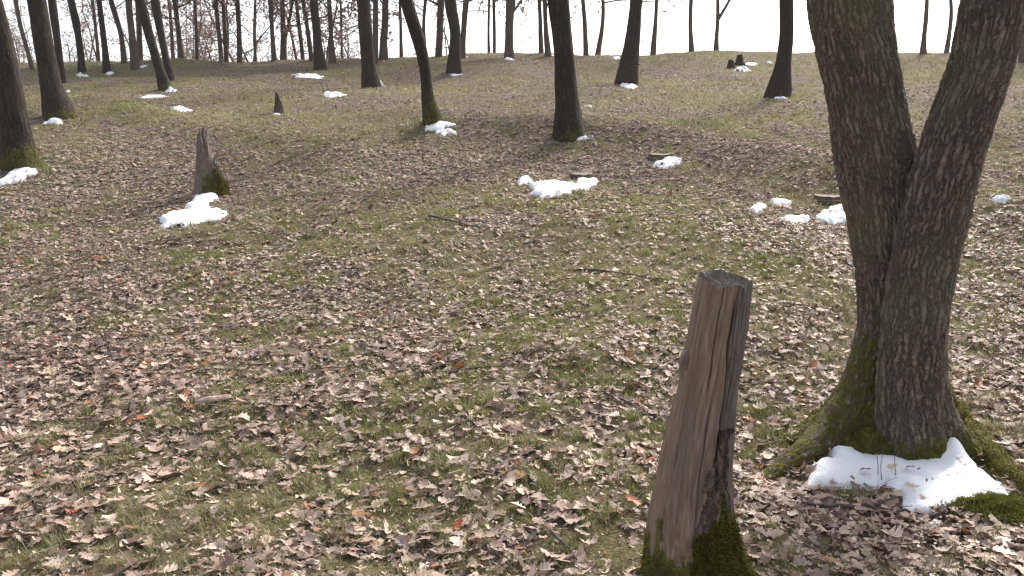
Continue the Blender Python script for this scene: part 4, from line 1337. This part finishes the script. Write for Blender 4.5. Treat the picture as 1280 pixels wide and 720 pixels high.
# ------------------------------------------------------------------ grass
GV, GT, GC, gn = [], [], [], 0
for y0, y1, dens, hgt, wid, power in ((2.2, 5.0, 9500, 0.034, 0.0034, 0.75), (5.0, 9.0, 4600, 0.034, 0.0046, 0.7), (9.0, 18.0, 1250, 0.038, 0.0085, 0.6), (18.0, 43.0, 240, 0.044, 0.018, 0.5)):
    x, y = scatter(y0, y1, dens, g_, power, inv=True)
    cl = fbm(x * 9, y * 9, seed=90, octs=3)
    m = g_.random(len(x)) < np.clip(0.45 + 1.3 * cl, 0.06, 1)
    x, y = x[m], y[m]
    n = len(x)
    z = H(x, y) - 0.004
    az = g_.uniform(0, 2 * np.pi, n)
    h_ = hgt * g_.uniform(.4, 1.3, n) * np.clip(0.9 + 0.9 * cl[m], .4, 1.6)
    ln = g_.uniform(0.2, 1.3, n) * h_
    d = np.stack([np.cos(az), np.sin(az)], -1)
    sdv = np.stack([-np.sin(az), np.cos(az)], -1) * (wid / 2) * g_.uniform(.7, 1.4, (n, 1))
    b = np.stack([x, y], -1)
    v0 = np.concatenate([b - sdv, z[:, None]], 1); v1 = np.concatenate([b + sdv, z[:, None]], 1)
    mid = b + d * (ln * 0.35)[:, None]
    v2 = np.concatenate([mid - sdv * .8, (z + h_ * .65)[:, None]], 1); v3 = np.concatenate([mid + sdv * .8, (z + h_ * .65)[:, None]], 1)
    v4 = np.concatenate([b + d * ln[:, None], (z + h_)[:, None]], 1)
    nv_ = 5 if y0 < 5 else 3
    if nv_ == 5:
        V_ = np.stack([v0, v1, v2, v3, v4], 1).reshape(-1, 3)
        i5 = np.arange(n)[:, None] * 5
        T_ = np.concatenate([i5 + np.array([[0, 1, 3]]), i5 + np.array([[0, 3, 2]]), i5 + np.array([[2, 3, 4]])])
    else:
        V_ = np.stack([v0 * 1.25 - v1 * 0.25, v1 * 1.25 - v0 * 0.25, v4], 1).reshape(-1, 3)
        T_ = np.arange(n * 3).reshape(n, 3)
    dry = np.clip(0.36 + 0.5 * fbm(x * 0.5, y * 0.5, seed=95, octs=2) + 0.30 * sstep(5, 12, y) + g_.normal(0, .25, n), 0, 1)[:, None]
    gc = np.array([(0.205, 0.225, 0.060)]) * g_.uniform(.6, 1.5, (n, 1)); sc_ = np.array([(0.32, 0.275, 0.165)]) * g_.uniform(.6, 1.3, (n, 1))
    c_ = gc * (1 - dry) + sc_ * dry
    GV.append(V_); GT.append(T_ + gn); GC.append(np.repeat(c_, nv_, 0)); gn += len(V_)
tag(link('grass', mesh_np('grass', np.concatenate(GV), None, np.concatenate(GT), {'col': ('FLOAT_COLOR', np.concatenate(GC))}), M_GRASS, GROUND), kind='stuff')

# small twig and stalk litter
x1, y1_ = scatter(2.2, 7.0, 110, g_, 0.6); x2, y2_ = scatter(7.0, 16, 45, g_, 0.6)
x, y = np.concatenate([x1, x2]), np.concatenate([y1_, y2_])
n = len(x)
az = g_.uniform(0, 2 * np.pi, n); ln = g_.uniform(.02, .085, n); rd = g_.uniform(.0010, .0028, n)
d = np.stack([np.cos(az), np.sin(az), g_.normal(0.02, .15, n)], -1)
s_ = np.stack([-np.sin(az), np.cos(az), np.zeros(n)], -1)
p = np.stack([x, y, H(x, y) + g_.uniform(.008, .04, n)], -1)
V_ = []
for e in (-1, 1):
    for k in range(3):
        a = k * 2.094
        V_.append(p + d * (e * ln)[:, None] + (s_ * math.cos(a) + np.array([0, 0, 1.0]) * math.sin(a)) * rd[:, None])
V_ = np.stack(V_, 1).reshape(-1, 3)
i6 = np.arange(n)[:, None] * 6
Qd = np.concatenate([i6 + np.array([[k, (k + 1) % 3, 3 + (k + 1) % 3, 3 + k]]) for k in range(3)])
tc = np.array([(0.07, 0.05, 0.042), (0.13, 0.10, 0.085), (0.30, 0.25, 0.20)])[g_.choice(3, n, p=[.4, .35, .25])]
tag(link('twig_litter', mesh_np('twig_litter', V_, Qd, None, {'col': ('FLOAT_COLOR', np.repeat(tc, 6, 0))}), M_TWIGLIT, GROUND), kind='stuff')


# ------------------------------------------------------------------ fallen sticks, stalks, moss cushion, wood chunk
def stick(px, r0, label, seed, lift=0.02, side=()):
    r_ = random.Random(seed)
    P = []
    for x, y in px:
        p = G(x, y); p[2] += lift + r_.uniform(-.006, .012); P.append(p)
    P = np.array(P); o0 = P[0].copy()
    mb = MB()
    t = np.linspace(0, 1, 5 * len(P)); tt_ = np.linspace(0, 1, len(P))
    Pd = np.stack([np.interp(t, tt_, P[:, i]) for i in range(3)], -1) + np.array([[r_.gauss(0, r0 * .4) for _ in range(3)] for _ in t])
    mb.tube(Pd - o0, np.linspace(r0, r0 * .45, len(Pd)), 8, cap=True, moss=0.0)
    for a, b in side:
        A_, B_ = G(*a), G(*b); A_[2] += lift; B_[2] += lift + .02
        mb.tube(np.array([A_, (A_ + B_) / 2 + np.array([0, 0, .01]), B_]) - o0, [r0 * .6, r0 * .5, r0 * .3], 6, cap=True, moss=0.0)
    o = link('fallen_stick', mb.mesh('fallen_stick'), M_STICK, None, o0)
    tag(o, label, 'stick', 'sticks lying among the leaves')


stick([(998, 634), (1040, 640), (1090, 641), (1140, 645), (1172, 650)], 0.010, 'dark stick lying across the grass in front of the oak snow', 1, side=[((1090, 641), (1120, 632))])
stick([(755, 497), (785, 508), (812, 524), (828, 534)], 0.008, 'dark stick pointing at the left side of the wooden post', 2)
stick([(70, 392), (92, 382), (125, 372)], 0.009, 'stick among leaves near the left edge below the pointed stump', 3)
stick([(730, 338), (775, 344), (830, 352)], 0.010, 'thin dark stick above and left of the wooden post top', 4)
stick([(535, 272), (565, 280), (600, 288)], 0.012, 'short dark stick left of the middle snow patch', 5)
stick([(690, 672), (708, 690), (722, 706)], 0.007, 'pale short stick in leaves left of the post foot', 6)
stick([(560, 470), (600, 462), (640, 462)], 0.006, 'thin stick in the leaves at the centre of the photo', 7)

for i, (x, y0_, x2_, y2_, lab) in enumerate(((1097, 596, 1094, 541, 'tall dry stalk standing in the oak snow'), (1117, 598, 1121, 552, 'shorter dry stalk right of the tall one in the oak snow'),
                                              (1101, 598, 1104, 562, 'short dry stalk between the other two in the oak snow'))):
    A_ = G(x, y0_ + 6)
    B_, _ = at_depth(x2_, y2_, A_[1] + 0.01)
    mb = MB(); mb.tube(np.array([A_ * (1 - t) + B_ * t + np.array([0.006 * math.sin(t * 5 + i), 0, 0]) for t in np.linspace(0, 1, 7)]) - A_, np.linspace(.0022, .0011, 7), 5, moss=0.0)
    tag(link('dry_stalk', mb.mesh('dry_stalk'), M_STICK, None, A_), lab, 'plant stalk', 'dry stalks in the oak snow')

# a piece of split pale wood in the leaves at the left
pw_ = G(268, 506)
n, m = 26, 14
tl_, ta_ = np.meshgrid(np.linspace(-1, 1, n), np.linspace(-1.25, 1.25, m), indexing='ij')
half = 0.095 * tl_ + 0.006 * fbm(ta_ * 4, tl_ * 0, seed=12, octs=3) * np.sign(tl_)
Vo = []
for rr_k in (0.030, 0.018):
    rk = rr_k * (1 - 0.35 * np.abs(tl_) ** 2) * (1 + 0.15 * fbm(tl_ * 3, ta_ * 3, seed=13, octs=3))
    Vo.append(np.stack([half, np.sin(ta_) * rk * 1.2, np.cos(ta_) * rk + 0.012], -1).reshape(-1, 3))
q0 = grid_quads(n, m, False)
rim = [i * m for i in range(n)] + [(n - 1) * m + j for j in range(1, m)] + [i * m + m - 1 for i in range(n - 2, -1, -1)] + [j for j in range(m - 2, 0, -1)]
nk = n * m
qs_ = [(rim[i], rim[(i + 1) % len(rim)], rim[(i + 1) % len(rim)] + nk, rim[i] + nk) for i in range(len(rim))]
Vw = np.concatenate(Vo)
ck = link('wood_fragment', mesh_np('wood_fragment', Vw, np.concatenate([q0, q0[:, ::-1] + nk, np.array(qs_)]), None, {'rest': ('FLOAT_VECTOR', Vw[:, [1, 2, 0]])}), M_FRAG, None, pw_ + np.array([0, 0, 0.012]))
ck.rotation_euler = (0.15, -0.08, 0.22)
tag(ck, 'curved piece of pale pinkish wood lying in the leaves, lower left', 'wood piece')

# moss cushion beside the mossy root
pc = G(1246, 640)
n = 40
a, rr = np.meshgrid(np.arange(n) / n * 2 * np.pi, np.linspace(1, 0, 14))
mx = np.cos(a) * rr * 0.24 * (1 + 0.2 * np.sin(a * 3)); my = np.sin(a) * rr * 0.15
mzh = 0.05 * (1 - rr ** 2) - 0.02 * (rr > .98) + 0.010 * fbm(mx * 30, my * 30, seed=4, octs=2)
X_, Y_ = mx + pc[0], my + pc[1]
V_ = np.stack([mx, my, H(X_, Y_) - pc[2] + mzh], -1).reshape(-1, 3)
me = mesh_np('moss_cushion', V_, grid_quads(14, n), None, {'rest': ('FLOAT_VECTOR', V_), 'moss': ('FLOAT', np.full(len(V_), 1.2))})
mc = empty('moss_cushion', pc)
tag(mc, 'bright green moss cushion on the ground beside the oak root, right edge', 'moss')
cu = link('cushion', me, M_BARK, mc)
P_, N_ = mesh_fuzz(me, 6000, 5)
v, t, c = fuzz(P_, N_ * np.sign(N_[:, 2:3]), 6, (0.008, 0.02), 0.0016, ((0.06, 0.075, 0.012), (0.13, 0.145, 0.02), (0.20, 0.20, 0.035)))
tag(link('moss_shoots', mesh_np('moss_shoots', v, None, t, {'col': ('FLOAT_COLOR', c)}), M_MOSS, mc), kind='stuff')
import sys
print('tris', sum(len(o.data.loops) - 2 * len(o.data.polygons) for o in bpy.data.objects if o.type == 'MESH'), file=sys.stderr)

# ------------------------------------------------------------------ thin winter haze
lo_z = float(V[:, 2].min()) if False else min(o.bound_box[0][2] for o in (GROUND,)) - 1.0
bmx = max(abs(c_[0]) for c_ in GROUND.bound_box) + 5
y0b, y1b = min(c_[1] for c_ in GROUND.bound_box) - 5, max(c_[1] for c_ in GROUND.bound_box) + 5
ztop = 34.0
HV = [(sx * bmx, yy, zz) for zz in (lo_z, ztop) for yy in (y0b, y1b) for sx in (-1, 1)]
hz = mesh_np('haze', HV, [(0, 2, 3, 1), (4, 5, 7, 6), (0, 1, 5, 4), (2, 6, 7, 3), (0, 4, 6, 2), (1, 3, 7, 5)], smooth=False)
M_HAZE = bpy.data.materials.new('haze'); M_HAZE.use_nodes = True
nt = M_HAZE.node_tree
nt.nodes.remove(nt.nodes['Principled BSDF'])
pv = nt.nodes.new('ShaderNodeVolumePrincipled')
pv.inputs['Color'].default_value = (0.9, 0.9, 0.92, 1)
pv.inputs['Density'].default_value = 0.0007
nt.links.new(pv.outputs[0], nt.nodes['Material Output'].inputs['Volume'])
tag(link('haze', hz, M_HAZE), kind='stuff')
